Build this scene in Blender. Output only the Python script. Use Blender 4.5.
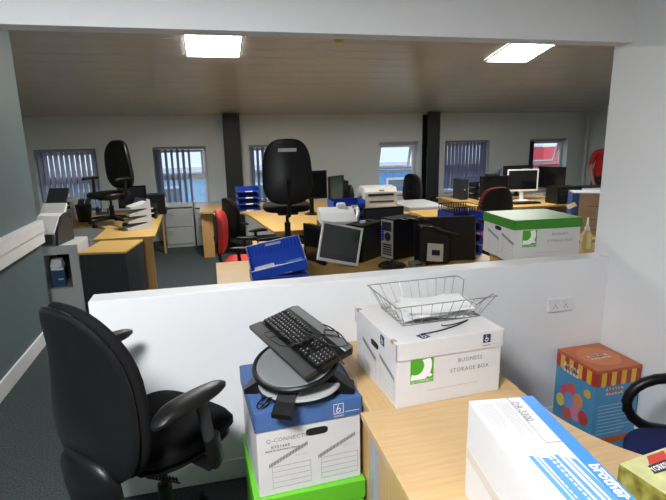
import bpy, bmesh, math, random
from mathutils import Vector, Matrix, Euler
random.seed(7)
PI = math.pi
scene = bpy.context.scene
C = scene.collection
for o in list(bpy.data.objects): bpy.data.objects.remove(o)

# ------------------------------------------------------------------ camera, world, exposure
EYE = Vector((0, 0, 1.82))
PITCH, YAW, ROLL = math.radians(12.77), math.radians(13.55), math.radians(-1.09)
fw = Vector((math.sin(YAW) * math.cos(PITCH), math.cos(YAW) * math.cos(PITCH), -math.sin(PITCH)))
r0 = Vector((math.cos(YAW), -math.sin(YAW), 0)); u0 = r0.cross(fw)
rt = r0 * math.cos(ROLL) + u0 * math.sin(ROLL); up = u0 * math.cos(ROLL) - r0 * math.sin(ROLL)
cd = bpy.data.cameras.new('camera'); cam = bpy.data.objects.new('camera', cd); C.objects.link(cam)
cd.sensor_width = 36; cd.lens = 501.5 / 666 * 36; cd.clip_start = .02; cd.clip_end = 300
M4 = Matrix((rt, up, -fw)).transposed().to_4x4(); M4.translation = EYE
cam.matrix_world = M4
scene.camera = cam

world = bpy.data.worlds.new('overcast_sky'); scene.world = world; world.use_nodes = True
bg = world.node_tree.nodes['Background']
bg.inputs[0].default_value = (.80, .89, 1, 1); bg.inputs[1].default_value = .34
scene.view_settings.view_transform = 'Standard'; scene.view_settings.look = 'None'
scene.view_settings.gamma = 1; scene.view_settings.use_curve_mapping = False
scene.view_settings.exposure = 2.5
PANEL_BACK = 15.5      # emission of the back room's ceiling panels
PANEL_FRONT = 30.0     # emission of the front room's ceiling panel

# ------------------------------------------------------------------ materials
def mat(name, col, rough=.5, metal=0, var=0, scale=8, bump=0, bscale=None, stretch=None, emit=0, spec=.5, alpha=1, sheen=0, coat=0):
    m = bpy.data.materials.new(name); m.use_nodes = True
    nt = m.node_tree; n = nt.nodes; l = nt.links; p = n['Principled BSDF']
    c = (*col, 1)
    p.inputs['Base Color'].default_value = c
    p.inputs['Roughness'].default_value = rough; p.inputs['Metallic'].default_value = metal
    p.inputs['Specular IOR Level'].default_value = spec
    if coat: p.inputs['Coat Weight'].default_value = coat
    if emit:
        p.inputs['Emission Color'].default_value = c; p.inputs['Emission Strength'].default_value = emit
    if alpha < 1: p.inputs['Alpha'].default_value = alpha
    tc = n.new('ShaderNodeTexCoord'); mp = n.new('ShaderNodeMapping')
    l.new(tc.outputs['Object'], mp.inputs[0])
    if stretch: mp.inputs['Scale'].default_value = stretch
    nz = n.new('ShaderNodeTexNoise'); nz.inputs['Scale'].default_value = scale; nz.inputs['Detail'].default_value = 5
    l.new(mp.outputs[0], nz.inputs['Vector'])
    if not var: var = .03
    rp = n.new('ShaderNodeValToRGB')
    rp.color_ramp.elements[0].position = .3; rp.color_ramp.elements[1].position = .7
    rp.color_ramp.elements[0].color = (*[max(0, x * (1 - var)) for x in col], 1)
    rp.color_ramp.elements[1].color = (*[min(1, x * (1 + var)) for x in col], 1)
    l.new(nz.outputs[0], rp.inputs[0]); l.new(rp.outputs[0], p.inputs['Base Color'])
    if bump:
        nb = n.new('ShaderNodeTexNoise'); nb.inputs['Scale'].default_value = bscale or scale * 6; nb.inputs['Detail'].default_value = 3
        l.new(mp.outputs[0], nb.inputs['Vector'])
        b = n.new('ShaderNodeBump'); b.inputs['Strength'].default_value = bump; b.inputs['Distance'].default_value = .004
        l.new(nb.outputs[0], b.inputs['Height']); l.new(b.outputs[0], p.inputs['Normal'])
    return m

def wood(name, a, b, axis='x', rough=.42):
    m = bpy.data.materials.new(name); m.use_nodes = True
    nt = m.node_tree; n = nt.nodes; l = nt.links; p = n['Principled BSDF']; p.inputs['Roughness'].default_value = rough
    tc = n.new('ShaderNodeTexCoord'); mp = n.new('ShaderNodeMapping'); l.new(tc.outputs['Object'], mp.inputs[0])
    mp.inputs['Scale'].default_value = {'x': (1.5, 22, 22), 'y': (22, 1.5, 22), 'z': (22, 22, 1.5)}[axis]
    nz = n.new('ShaderNodeTexNoise'); nz.inputs['Scale'].default_value = 3; nz.inputs['Detail'].default_value = 8; nz.inputs['Roughness'].default_value = .65
    l.new(mp.outputs[0], nz.inputs['Vector'])
    rp = n.new('ShaderNodeValToRGB'); rp.color_ramp.elements[0].position = .3; rp.color_ramp.elements[1].position = .72
    rp.color_ramp.elements[0].color = (*a, 1); rp.color_ramp.elements[1].color = (*b, 1)
    l.new(nz.outputs[0], rp.inputs[0]); l.new(rp.outputs[0], p.inputs['Base Color'])
    return m

def glass_mat():
    m = bpy.data.materials.new('window_glass'); m.use_nodes = True
    nt = m.node_tree; n = nt.nodes; l = nt.links
    for x in list(n): n.remove(x)
    o = n.new('ShaderNodeOutputMaterial'); mx = n.new('ShaderNodeMixShader'); t = n.new('ShaderNodeBsdfTransparent'); g = n.new('ShaderNodeBsdfGlossy')
    t.inputs[0].default_value = (.93, .96, .97, 1); g.inputs['Roughness'].default_value = .02; mx.inputs[0].default_value = .06
    l.new(t.outputs[0], mx.inputs[1]); l.new(g.outputs[0], mx.inputs[2]); l.new(mx.outputs[0], o.inputs[0]); return m

def trans_mat(name, col, mixf):
    m = bpy.data.materials.new(name); m.use_nodes = True
    nt = m.node_tree; n = nt.nodes; l = nt.links; p = n['Principled BSDF']; o = n['Material Output']
    p.inputs['Base Color'].default_value = (*col, 1); p.inputs['Roughness'].default_value = .8
    mx = n.new('ShaderNodeMixShader'); t = n.new('ShaderNodeBsdfTranslucent'); t.inputs[0].default_value = (*col, 1)
    mx.inputs[0].default_value = mixf
    l.new(p.outputs[0], mx.inputs[1]); l.new(t.outputs[0], mx.inputs[2]); l.new(mx.outputs[0], o.inputs[0]); return m

def screen_mat(name, col):
    return mat(name, col, rough=.12, spec=.6)

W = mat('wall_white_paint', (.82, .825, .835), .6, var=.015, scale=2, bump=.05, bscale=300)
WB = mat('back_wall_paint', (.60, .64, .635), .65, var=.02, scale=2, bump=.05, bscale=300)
TEAL = mat('wall_teal_grey_paint', (.105, .148, .152), .55, var=.03, scale=2, bump=.04, bscale=300)
COLM = mat('charcoal_steel_paint', (.012, .015, .017), .5)
CEILM = mat('ceiling_plank_gloss', (.56, .555, .54), .16, var=.06, scale=1.2, spec=.5)
TRIMW = mat('white_gloss_trim', (.74, .75, .75), .35)
PLASTW = mat('white_plastic', (.78, .78, .78), .35)
UPVC = mat('white_upvc', (.72, .72, .78), .35)
DKFRAME = mat('rail_and_backlit_frame_grey', (.30, .30, .38), .45)  # head-rail grey; on the first window frame it stands in for backlight
GLASS = glass_mat()
CARPET = mat('dark_carpet', (.052, .062, .064), .95, var=.45, scale=90, bump=.6, bscale=400, spec=.1)
BEECH = wood('beech_laminate', (.53, .34, .162), (.63, .43, .22), 'x')
BEECHY = wood('beech_laminate_depth', (.55, .345, .145), (.66, .435, .21), 'y')
BEECHZ = wood('beech_laminate_upright', (.52, .31, .12), (.64, .41, .19), 'z')
OAK = wood('oak_laminate', (.49, .295, .085), (.60, .39, .13), 'x')
OAKZ = wood('oak_laminate_upright', (.50, .28, .09), (.62, .37, .14), 'z')
EDGE = mat('desk_edge_band', (.58, .38, .20), .5)
GREYMET = mat('grey_painted_steel', (.36, .38, .40), .4, metal=.2)
CABGREY = mat('grey_green_cabinet_steel', (.42, .44, .43), .45)
CABDARK = mat('charcoal_cabinet_panel', (.018, .021, .025), .5)
CABBEIGE = mat('pale_grey_cabinet', (.50, .51, .50), .5)
BLKPL = mat('black_plastic', (.005, .005, .0055), .38, spec=.3, bump=.05, bscale=500)
BLKFAB = mat('black_fabric', (.0045, .0045, .005), .85, var=.3, scale=200, bump=.3, bscale=700, spec=.15)
BLKLEA = mat('black_vinyl', (.005, .005, .0055), .40, spec=.3, var=.1, scale=30, bump=.12, bscale=260)
DKGREYP = mat('dark_grey_plastic', (.022, .023, .025), .45)
MIDGREY = mat('mid_grey_plastic', (.13, .135, .14), .45)
SILVER = mat('silver_plastic', (.50, .50, .49), .32, metal=.35)
BEIGEP = mat('pale_beige_plastic', (.66, .65, .60), .45)
LIGHTGREYP = mat('light_grey_plastic', (.55, .57, .58), .4)
REDFAB = mat('red_fabric', (.52, .045, .035), .85, var=.2, scale=150, bump=.2, bscale=600, spec=.2)
DKREDFAB = mat('dark_red_fabric', (.20, .02, .03), .85, var=.2, scale=150, spec=.2)
NAVYFAB = mat('navy_fabric', (.012, .017, .085), .85, var=.25, scale=200, bump=.3, bscale=600, spec=.2)
BLUEPL = mat('blue_plastic', (.012, .045, .34), .35)
CHROME = mat('steel_wire', (.42, .42, .42), .3, metal=.9)
CARDW = mat('white_cardboard', (.67, .655, .655), .6, var=.02, scale=5)
CARDB = mat('brown_cardboard', (.40, .29, .19), .75, var=.1, scale=6)
CARDBLUE = mat('blue_cardboard', (.060, .135, .33), .55, var=.08, scale=5)
CARDLIME = mat('lime_cardboard', (.13, .52, .025), .5, var=.06, scale=5)
CARDGREEN = mat('green_cardboard', (.04, .24, .012), .5, var=.05, scale=5)
PRGREEN = mat('green_print', (.07, .36, .015), .5)
INKGREY = mat('grey_ink', (.16, .16, .17), .6)
INKLT = mat('light_grey_ink', (.38, .38, .39), .6)
INKNAVY = mat('navy_ink', (.02, .03, .09), .5)
INKBLUE = mat('blue_ink', (.05, .24, .72), .4)
WHITEINK = mat('white_ink', (.85, .85, .86), .5)
PAPER = mat('white_paper', (.80, .80, .80), .7)
HOLE = mat('dark_hole', (.006, .006, .006), .9)
SKIN = mat('skin', (.42, .22, .15), .55, var=.08, scale=20)
REDTEE = mat('red_cotton', (.50, .018, .018), .85, var=.15, scale=40)
JEANS = mat('dark_denim', (.02, .028, .05), .9, var=.2, scale=80)
HAIR = mat('brown_hair', (.03, .018, .01), .7)
KEYM = mat('black_keycaps', (.012, .012, .013), .5)
SCR = screen_mat('dark_screen', (.006, .007, .008))
SCRTEAL = screen_mat('green_grey_screen', (.03, .075, .065))
EMB = mat('ceiling_panel_light', (1, .985, .95), emit=PANEL_BACK)
EMF = mat('front_panel_light', (.97, .98, 1), emit=PANEL_FRONT)
CABLE = mat('black_cable', (.010, .010, .010), .5)
YELP = mat('pale_yellow_plastic', (.74, .66, .33), .35)

# ------------------------------------------------------------------ mesh helpers
class B:
    def __init__(s): s.bm = bmesh.new()
    def box(s, c, d, rot=None, bev=0, seg=2, mi=0):
        g = bmesh.ops.create_cube(s.bm, size=1); vs = g['verts']
        for v in vs: v.co = Vector((v.co.x * d[0], v.co.y * d[1], v.co.z * d[2]))
        if mi:
            for f in {f for v in vs for f in v.link_faces}: f.material_index = mi
        if bev:
            es = list({e for v in vs for e in v.link_edges})
            r = bmesh.ops.bevel(s.bm, geom=es, offset=min(bev, .49 * min(d)), segments=seg, profile=.5, affect='EDGES')
            seen = set(vs) | set(r['verts']); vs = [v for v in seen if v.is_valid]
        R = rot.to_matrix() if isinstance(rot, Euler) else (rot or Matrix.Identity(3))
        for v in vs: v.co = R @ v.co + Vector(c)
        return s
    def span(s, a, b, bev=0, mi=0):
        return s.box([(x + y) / 2 for x, y in zip(a, b)], [abs(y - x) for x, y in zip(a, b)], None, bev, mi=mi)
    def cyl(s, p0, p1, r0_, r1_=None, n=14, cap=True):
        r1_ = r0_ if r1_ is None else r1_
        p0 = Vector(p0); p1 = Vector(p1); d = p1 - p0
        q = d.to_track_quat('Z', 'Y').to_matrix()
        a = []; b = []
        for i in range(n):
            t = 2 * PI * i / n; e = q @ Vector((math.cos(t), math.sin(t), 0))
            a.append(s.bm.verts.new(p0 + e * r0_)); b.append(s.bm.verts.new(p1 + e * r1_))
        for i in range(n): s.bm.faces.new((a[i], a[(i + 1) % n], b[(i + 1) % n], b[i]))
        if cap: s.bm.faces.new(a[::-1]); s.bm.faces.new(b)
        return s
    def tube(s, pts, r, n=6, closed=False):
        pts = [Vector(p) for p in pts]; rings = []; m = len(pts); ref = Vector((.123, .31, .94)).normalized()
        for i, p in enumerate(pts):
            if closed: d = pts[(i + 1) % m] - pts[i - 1]
            else: d = pts[min(i + 1, m - 1)] - pts[max(i - 1, 0)]
            d.normalize(); x = d.cross(ref)
            if x.length < .1: x = d.cross(Vector((1, 0, 0)))
            x.normalize(); y = d.cross(x)
            rr = r[i] if isinstance(r, (list, tuple)) else r
            rings.append([s.bm.verts.new(p + (x * math.cos(2 * PI * k / n) + y * math.sin(2 * PI * k / n)) * rr) for k in range(n)])
        for i in range(m if closed else m - 1):
            a, b = rings[i], rings[(i + 1) % m]
            for k in range(n): s.bm.faces.new((a[k], a[(k + 1) % n], b[(k + 1) % n], b[k]))
        if not closed: s.bm.faces.new(rings[0][::-1]); s.bm.faces.new(rings[-1])
        return s
    def prism(s, poly, z0, z1, T=None):
        T = T or (lambda x, y, z: Vector((x, y, z)))
        a = [s.bm.verts.new(T(x, y, z0)) for x, y in poly]; b = [s.bm.verts.new(T(x, y, z1)) for x, y in poly]
        n = len(poly)
        for i in range(n): s.bm.faces.new((a[i], a[(i + 1) % n], b[(i + 1) % n], b[i]))
        s.bm.faces.new(a[::-1]); s.bm.faces.new(b); return s
    def lathe(s, prof, c=(0, 0, 0), n=24, R=None):
        R = R or Matrix.Identity(3); c = Vector(c); rings = []
        for r, z in prof:
            rings.append([s.bm.verts.new(c + R @ Vector((max(r, .0004) * math.cos(2 * PI * k / n), max(r, .0004) * math.sin(2 * PI * k / n), z))) for k in range(n)])
        for a, b in zip(rings, rings[1:]):
            for k in range(n): s.bm.faces.new((a[k], a[(k + 1) % n], b[(k + 1) % n], b[k]))
        s.bm.faces.new(rings[0][::-1]); s.bm.faces.new(rings[-1]); return s
    def pad(s, outline, t, df=.0, dr=.0, e=.12, T=None, ne=5):
        """rounded cushion: outline (u,v), thickness t along w, domes front/rear"""
        T = T or (lambda u, v, w: Vector((u, v, w)))
        n = len(outline); cu = sum(p[0] for p in outline) / n; cv = sum(p[1] for p in outline) / n
        lv = []
        inn = 1 - e
        for k in (.25, .55, .8): lv.append((inn * k, -t / 2 - dr * (1 - k * k)))
        for k in range(ne + 1):
            a = -PI / 2 + PI * k / ne; lv.append((inn + e * math.cos(a), t / 2 * math.sin(a)))
        for k in (.8, .55, .25): lv.append((inn * k, t / 2 + df * (1 - k * k)))
        rings = [[s.bm.verts.new(T(cu + (u - cu) * q, cv + (v - cv) * q, w)) for u, v in outline] for q, w in lv]
        for a, b in zip(rings, rings[1:]):
            for k in range(n): s.bm.faces.new((a[k], a[(k + 1) % n], b[(k + 1) % n], b[k]))
        c0 = s.bm.verts.new(T(cu, cv, -t / 2 - dr)); c1 = s.bm.verts.new(T(cu, cv, t / 2 + df))
        for k in range(n):
            s.bm.faces.new((rings[0][(k + 1) % n], rings[0][k], c0)); s.bm.faces.new((rings[-1][k], rings[-1][(k + 1) % n], c1))
        return s
    def quad(s, *p):
        s.bm.faces.new([s.bm.verts.new(Vector(q)) for q in p]); return s
    def build(s, name, m, parent=None, smooth=False, loc=None, rot=None, kind=None):
        bmesh.ops.recalc_face_normals(s.bm, faces=s.bm.faces)
        me = bpy.data.meshes.new(name); s.bm.to_mesh(me); s.bm.free()
        for x in (m if isinstance(m, (list, tuple)) else [m]): me.materials.append(x)
        if smooth:
            me.polygons.foreach_set('use_smooth', [True] * len(me.polygons))
            try: me.set_sharp_from_angle(angle=math.radians(40))
            except Exception: pass
        o = bpy.data.objects.new(name, me); C.objects.link(o); o.parent = parent
        if loc: o.location = loc
        if rot: o.rotation_euler = rot
        if kind: o['kind'] = kind
        return o

def superellipse(a, b, ex=3, n=36, taper=0):
    out = []
    for i in range(n):
        t = 2 * PI * i / n; c, s_ = math.cos(t), math.sin(t)
        u = a * math.copysign(abs(c) ** (2 / ex), c); v = b * math.copysign(abs(s_) ** (2 / ex), s_)
        out.append((u * (1 + taper * v / b), v))
    return out

def tag(o, label, cat, group=None):
    o['label'] = label; o['category'] = cat
    if group: o['group'] = group
    return o
def thing(name, label, cat, loc=(0, 0, 0), rz=0, group=None, rot=None):
    o = bpy.data.objects.new(name, None); C.objects.link(o); o.empty_display_size = .1
    o.location = loc; o.rotation_euler = rot or (0, 0, math.radians(rz)); return tag(o, label, cat, group)
def struct(o):
    o['kind'] = 'structure'; return o
def sempty(name, loc=(0, 0, 0)):
    o = bpy.data.objects.new(name, None); C.objects.link(o); o.empty_display_size = .1; o.location = loc; return struct(o)
def link_copy(src, parent, loc, rot=None, name=None):
    c = src.copy(); C.objects.link(c); c.parent = parent; c.location = loc
    if rot: c.rotation_euler = rot
    return c
def text(s, size, m, parent, loc, rot, align='LEFT', name='lettering', sx=1, shear=0, bold=0, spacing=1):
    cu = bpy.data.curves.new('t', 'FONT'); cu.body = s; cu.size = size; cu.align_x = align; cu.shear = shear; cu.offset = bold
    cu.resolution_u = 2; cu.space_character = spacing
    to = bpy.data.objects.new('t', cu); C.objects.link(to)
    dg = bpy.context.evaluated_depsgraph_get(); me = bpy.data.meshes.new_from_object(to.evaluated_get(dg))
    bpy.data.objects.remove(to); me.name = name
    for v in me.vertices: v.co.x *= sx
    me.materials.clear(); me.materials.append(m)
    o = bpy.data.objects.new(name, me); C.objects.link(o); o.parent = parent; o.location = loc; o.rotation_euler = rot; return o
R90 = PI / 2
FRONT = (R90, 0, 0)        # text standing up, read from -Y
LEFTF = (R90, 0, -R90)     # text standing up, read from -X
TOPF = (0, 0, 0)
def noisy_line(n, f): return [f(i / (n - 1)) for i in range(n)]
def zt(y): return 2.22 + .22 * (9.53 - y)     # underside of the sloping ceiling

# ------------------------------------------------------------------ setting
YP, YB, XR, XT, YF = 2.486, 2.613, 2.33, -1.585, 9.53
fl = B().span((-4.2, -5.6, -.1), (8.2, YF + .3, 0)).build('floor', CARPET); struct(fl)
def yz_wall(x0, x1, poly): return B().prism(poly, x0, x1, lambda a, b, x: Vector((x, a, b)))
struct(B().span((-.605, YP, 0), (XR, YB, 1.073), .004).build('wall_half', W))
struct(B().span((XT, YP, 2.298), (XR, YB, zt(YB) + .02)).build('wall_header', W))
struct(yz_wall(XR, XR + .14, [(-5.6, 0), (YB, 0), (YB, zt(YB) + .02), (-5.6, zt(YB) + .02)]).build('wall_right', W))
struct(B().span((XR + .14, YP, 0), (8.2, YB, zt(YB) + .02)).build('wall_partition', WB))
struct(yz_wall(XT - .12, XT, [(-5.6, 0), (5.13, 0), (5.13, zt(5.13)), (YB, zt(YB)), (-5.6, zt(YB))]).build('wall_left', TEAL))
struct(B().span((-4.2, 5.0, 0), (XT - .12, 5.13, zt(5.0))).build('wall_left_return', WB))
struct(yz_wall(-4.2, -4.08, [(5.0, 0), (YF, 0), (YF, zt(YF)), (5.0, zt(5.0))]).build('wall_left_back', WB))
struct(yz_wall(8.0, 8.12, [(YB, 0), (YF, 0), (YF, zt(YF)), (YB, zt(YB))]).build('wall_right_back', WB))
struct(B().span((XT, -5.72, 0), (XR, -5.6, 3.7)).build('wall_rear', TEAL))  # unseen end wall; distance and dark teal chosen to cut bounced light
struct(B().span((XT - .1, -5.6, 2.78), (XR + .1, YP, 2.86)).build('ceiling_front', mat('ceiling_tile_white', (.80, .80, .80), .8)))
# far wall with six window openings
WINS = [(-2.86, -1.88), (-.95, -.03), (.74, 1.64), (3.27, 4.09), (4.67, 5.68), (6.62, 7.55)]
WZ0, WZ1 = .62, 1.69; WD = .26
b = B(); x = -4.2
for a, c in WINS:
    b.span((x, YF, 0), (a, YF + WD, 2.3)); b.span((a, YF, 0), (c, YF + WD, WZ0)); b.span((a, YF, WZ1), (c, YF + WD, 2.3)); x = c
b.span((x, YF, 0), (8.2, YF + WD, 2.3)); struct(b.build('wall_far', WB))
# sloping plank ceiling
cl = yz_wall(-4.2, 8.2, [(YB, zt(YB) + .03), (YF + .2, zt(YF + .2) + .03), (YF + .2, zt(YF + .2) + .12), (YB, zt(YB) + .12)]).build('ceiling', WB); struct(cl)
sl = math.atan(.22); Lw = (YF - YB) / math.cos(sl); NP = 28; pw = Lw / NP
for i in range(NP):
    u = (i + .5) * pw; y = YB + u * math.cos(sl); rx = Matrix.Rotation(-sl, 3, 'X')
    B().box((0, 0, 0), (12.1, pw - .006, .016), rx, .003, 1).build('ceiling_plank', CEILM, cl, loc=(1.95, y, zt(y) + .012))
# skirting
struct(B().span((-.605, YP - .016, 0), (XR, YP, .12), .004).build('baseboard_half', TRIMW))
struct(B().span((XT, -5.6, 0), (XT + .018, 5.13, .13), .004).build('baseboard_left', TRIMW))
struct(B().span((XR - .016, -5.6, 0), (XR, YP - .016, .12), .004).build('baseboard_right', TRIMW))
struct(B().span((-4.1, YF - .016, 0), (8.0, YF, .12), .004).build('baseboard_far', TRIMW))
# columns
for k, (a, c) in enumerate(((.29, .58), (4.17, 4.43))):
    b = B(); cx = (a + c) / 2
    b.span((a, YF - .02, 0), (c, YF, 2.2)); b.span((a, YF - .26, 0), (c, YF - .235, 2.25)); b.span((cx - .02, YF - .24, 0), (cx + .02, YF - .02, 2.22))
    struct(b.build('trim_%d' % (k + 1), COLM))
struct(B().cyl((7.93, YF - .1, 0), (7.93, YF - .1, 2.2), .035).build('trim_3', WB, smooth=True))

# windows, frames, blinds
def window(i, a, c, opened=False, fm=UPVC):
    w = sempty('window_%d' % (i + 1), ((a + c) / 2, YF + .19, WZ0)); wd = c - a; ht = WZ1 - WZ0; hw = wd / 2; f = .055; tr = ht * .44
    b = B(); b.span((-hw, -.03, 0), (-hw + f, .03, ht), .006); b.span((hw - f, -.03, 0), (hw, .03, ht), .006)
    b.span((-hw + f, -.03, 0), (hw - f, .03, f), .006); b.span((-hw + f, -.03, ht - f), (hw - f, .03, ht), .006)
    b.span((-hw + f, -.03, tr), (hw - f, .03, tr + f), .006); b.build('window_frame', fm, w)
    B().span((-hw + f, -.006, f), (hw - f, .006, tr)).build('pane', GLASS, w)
    # upper sash, top-hung
    s = bpy.data.objects.new('sash', None)
    g = .045; y0 = tr + f + .004; y1 = ht - f - .004; x1 = hw - f - .004
    b = B(); b.span((-x1, -.025, y0 - y1), (-x1 + g, .025, 0), .005); b.span((x1 - g, -.025, y0 - y1), (x1, .025, 0), .005)
    b.span((-x1 + g, -.025, y0 - y1), (x1 - g, .025, y0 - y1 + g), .005); b.span((-x1 + g, -.025, -g), (x1 - g, .025, 0), .005)
    so = b.build('sash', fm, w, loc=(0, 0, y1))
    B().span((-x1 + g, -.006, y0 - y1 + g), (x1 - g, .006, -g)).build('sash_pane', GLASS, so)
    if opened: so.rotation_euler = (math.radians(18), 0, 0)
    B().span((-.05, -.05, y0 - y1 + .01), (.05, -.024, y0 - y1 + .03), .004).build('sash_handle', fm, so)
    B().span((-hw, -.21, -.03), (hw, -.03, 0), .006).build('window_sill', TRIMW, w)
    return w
for i, (a, c) in enumerate(WINS): window(i, a, c, i in (3, 5), DKFRAME if i in (0,) else UPVC)  # first window's white frame drawn darker, its backlit shade in the colour
BL_BLUE = trans_mat('blue_grey_blind_fabric', (.34, .36, .50), .5)
BL_GREY = trans_mat('grey_blind_fabric', (.66, .66, .74), .6)
def blind(i, xs, ang, m, label, zlo=.03, w=.089):
    a, c = WINS[i]; y = YF + .08
    t = thing('vertical_blind', label, 'blind', ((a + c) / 2, y, WZ1), 0, 'vertical blinds in the far windows')
    B().span((-(c - a) / 2 + .01, -.025, -.045), ((c - a) / 2 - .01, .025, -.004), .004).build('head_rail', DKFRAME, t)
    hh = WZ1 - WZ0 - zlo - .05
    proto = None
    for k, x in enumerate(xs):
        an = ang + random.uniform(-4, 4)
        if proto is None:
            b = B(); n = 6   # gently curved slat
            P = [((j / n - .5) * w, .006 * (1 - (2 * j / n - 1) ** 2)) for j in range(n + 1)]
            poly = P + [(px, py - .0015) for px, py in P[::-1]]
            proto = b.prism(poly, -hh, 0).build('slat', m, t, loc=(x - (a + c) / 2, 0, -.048), rot=(0, 0, math.radians(an)))
        else: link_copy(proto, t, (x - (a + c) / 2, 0, -.048), (0, 0, math.radians(an)))
def fr(a, c, n): return [a + (c - a) * k / (n - 1) for k in range(n)]
blind(0, fr(-2.79, -1.95, 11), 58, BL_GREY, 'pale grey slatted blind over the window behind the scanner')
blind(1, [-.90, -.885, -.87, -.855, -.84] + fr(-.74, -.34, 5), 62, BL_BLUE, 'half drawn vertical blind above the two-drawer filing cabinets')
blind(2, fr(.80, 1.58, 9), 48, BL_BLUE, 'vertical blind beside the dark column, behind the blue desk trays')
blind(4, fr(4.73, 5.62, 12), 16, BL_BLUE, 'closed blue-grey vertical blind in the widest window', zlo=.10)
# blind draw: black gathered edge in the last window
blind(5, [6.68, 6.70, 6.72, 6.74, 6.76], 75, DKGREYP, 'dark blind gathered to one side of the open window')

# ceiling lights
def panel_light(x, y, label, em=EMB, flat=None, size=.66):
    z = flat if flat else zt(y) - .002
    t = thing('ceiling_light', label, 'ceiling light', (x, y, z), 0, rot=(0 if flat else -sl, 0, 0)); h = size / 2
    b = B()
    for s_ in (-1, 1):
        b.span((s_ * h - s_ * .022, -h, -.022), (s_ * h, h, 0)); b.span((-h + .022, s_ * h - s_ * .022, -.022), (h - .022, s_ * h, 0))
    b.build('frame', TRIMW, t); B().span((-h + .022, -h + .022, -.014), (h - .022, h - .022, -.004)).build('diffuser', em, t)
panel_light(.15, 6.45, 'square lit ceiling panel above the two-drawer filing cabinets')
panel_light(4.22, 6.45, 'square lit ceiling panel above the white framed monitor')
panel_light(-.70, .12, 'square lit ceiling panel over the front room floor', EMF, 2.78, .62)
t = thing('smoke_detector', 'small yellowish round detector on the sloping ceiling', 'smoke detector', (1.62, 6.2, zt(6.2) - .002), 0, rot=(-sl, 0, 0))
B().lathe([(.0, -.001), (.055, -.002), (.05, -.03), (.03, -.045), (.0, -.046)]).build('body', mat('aged_yellow_plastic', (.62, .45, .12), .5), t, True)

# trunking on the teal wall, with its sockets
t = thing('cable_trunking', 'white two-tier cable trunking running along the teal wall', 'trunking', (XT + .001, 1.3, .905))
B().span((0, -3.8, 0), (.05, 3.80, .10), .004).build('lower_channel', TRIMW, t)
B().span((0, -3.8, .103), (.06, 3.80, .21), .004).build('upper_channel', TRIMW, t)
def socket(name, label, loc, rz, w=.146, parent=None):
    t = thing(name, label, 'power socket', loc, rz)   # faces local -Y
    B().box((0, -.006, 0), (w, .012, .086), None, .004).build('face_plate', PLASTW, t)
    for k in (-1, 1):
        for dx, dz, sx, sz in ((0, .0, .004, .010), (-.011, -.016, .008, .004), (.011, -.016, .008, .004)):
            B().span((k * .036 + dx - sx / 2, -.0132, dz - sz / 2), (k * .036 + dx + sx / 2, -.0118, dz + sz / 2)).build('pin_slot', HOLE, t)
        B().box((k * .018, -.014, .026), (.013, .006, .02), Euler((.15, 0, 0)), .001).build('rocker_switch', TRIMW, t)
socket('wall_socket', 'white double power socket on the half-height wall', (2.005, YP - .0005, .802), 0, .17)
socket('wall_socket', 'white double power socket on the cable trunking', (XT + .0515, 3.62, .957), 90)

# ------------------------------------------------------------------ office chair
def star_base(t, r=.31, m=BLKPL, lift=.36, a0=.35):
    hub = B().cyl((0, 0, .07), (0, 0, .14), .045, .035, 18).build('base_hub', m, t, True)
    B().cyl((0, 0, .12), (0, 0, .12 + (lift - .12) * .6), .03, .03, 16).cyl((0, 0, .12 + (lift - .12) * .6), (0, 0, lift), .016, .016, 12).build('gas_lift', m, t, True)
    lg = wh = None
    for k in range(5):
        a = 2 * PI * k / 5 + a0
        if lg is None:
            b = B(); q = lambda x, w, z0, z1: [Vector((x, -w, z0)), Vector((x, w, z0)), Vector((x, w, z1)), Vector((x, -w, z1))]
            S = [q(.03, .03, .075, .125), q(.15, .026, .075, .115), q(r - .02, .018, .07, .095), q(r + .012, .012, .068, .086)]
            V = [[b.bm.verts.new(p) for p in s_] for s_ in S]
            for s0, s1 in zip(V, V[1:]):
                for j in range(4): b.bm.faces.new((s0[j], s0[(j + 1) % 4], s1[(j + 1) % 4], s1[j]))
            b.bm.faces.new(V[0]); b.bm.faces.new(V[-1][::-1])
            lg = b.build('base_leg', m, t, rot=(0, 0, a)); cur = lg
            w = B()
            for sy in (-1, 1): w.cyl((r - .005, sy * .006, .026), (r - .005, sy * .024, .026), .026, .024, 14)
            w.cyl((r, 0, .03), (r, 0, .075), .007, n=8)
            wh = w.build('castor', m, lg, True)
        else:
            cur = link_copy(lg, t, (0, 0, 0), (0, 0, a)); link_copy(wh, cur, (0, 0, 0))
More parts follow.
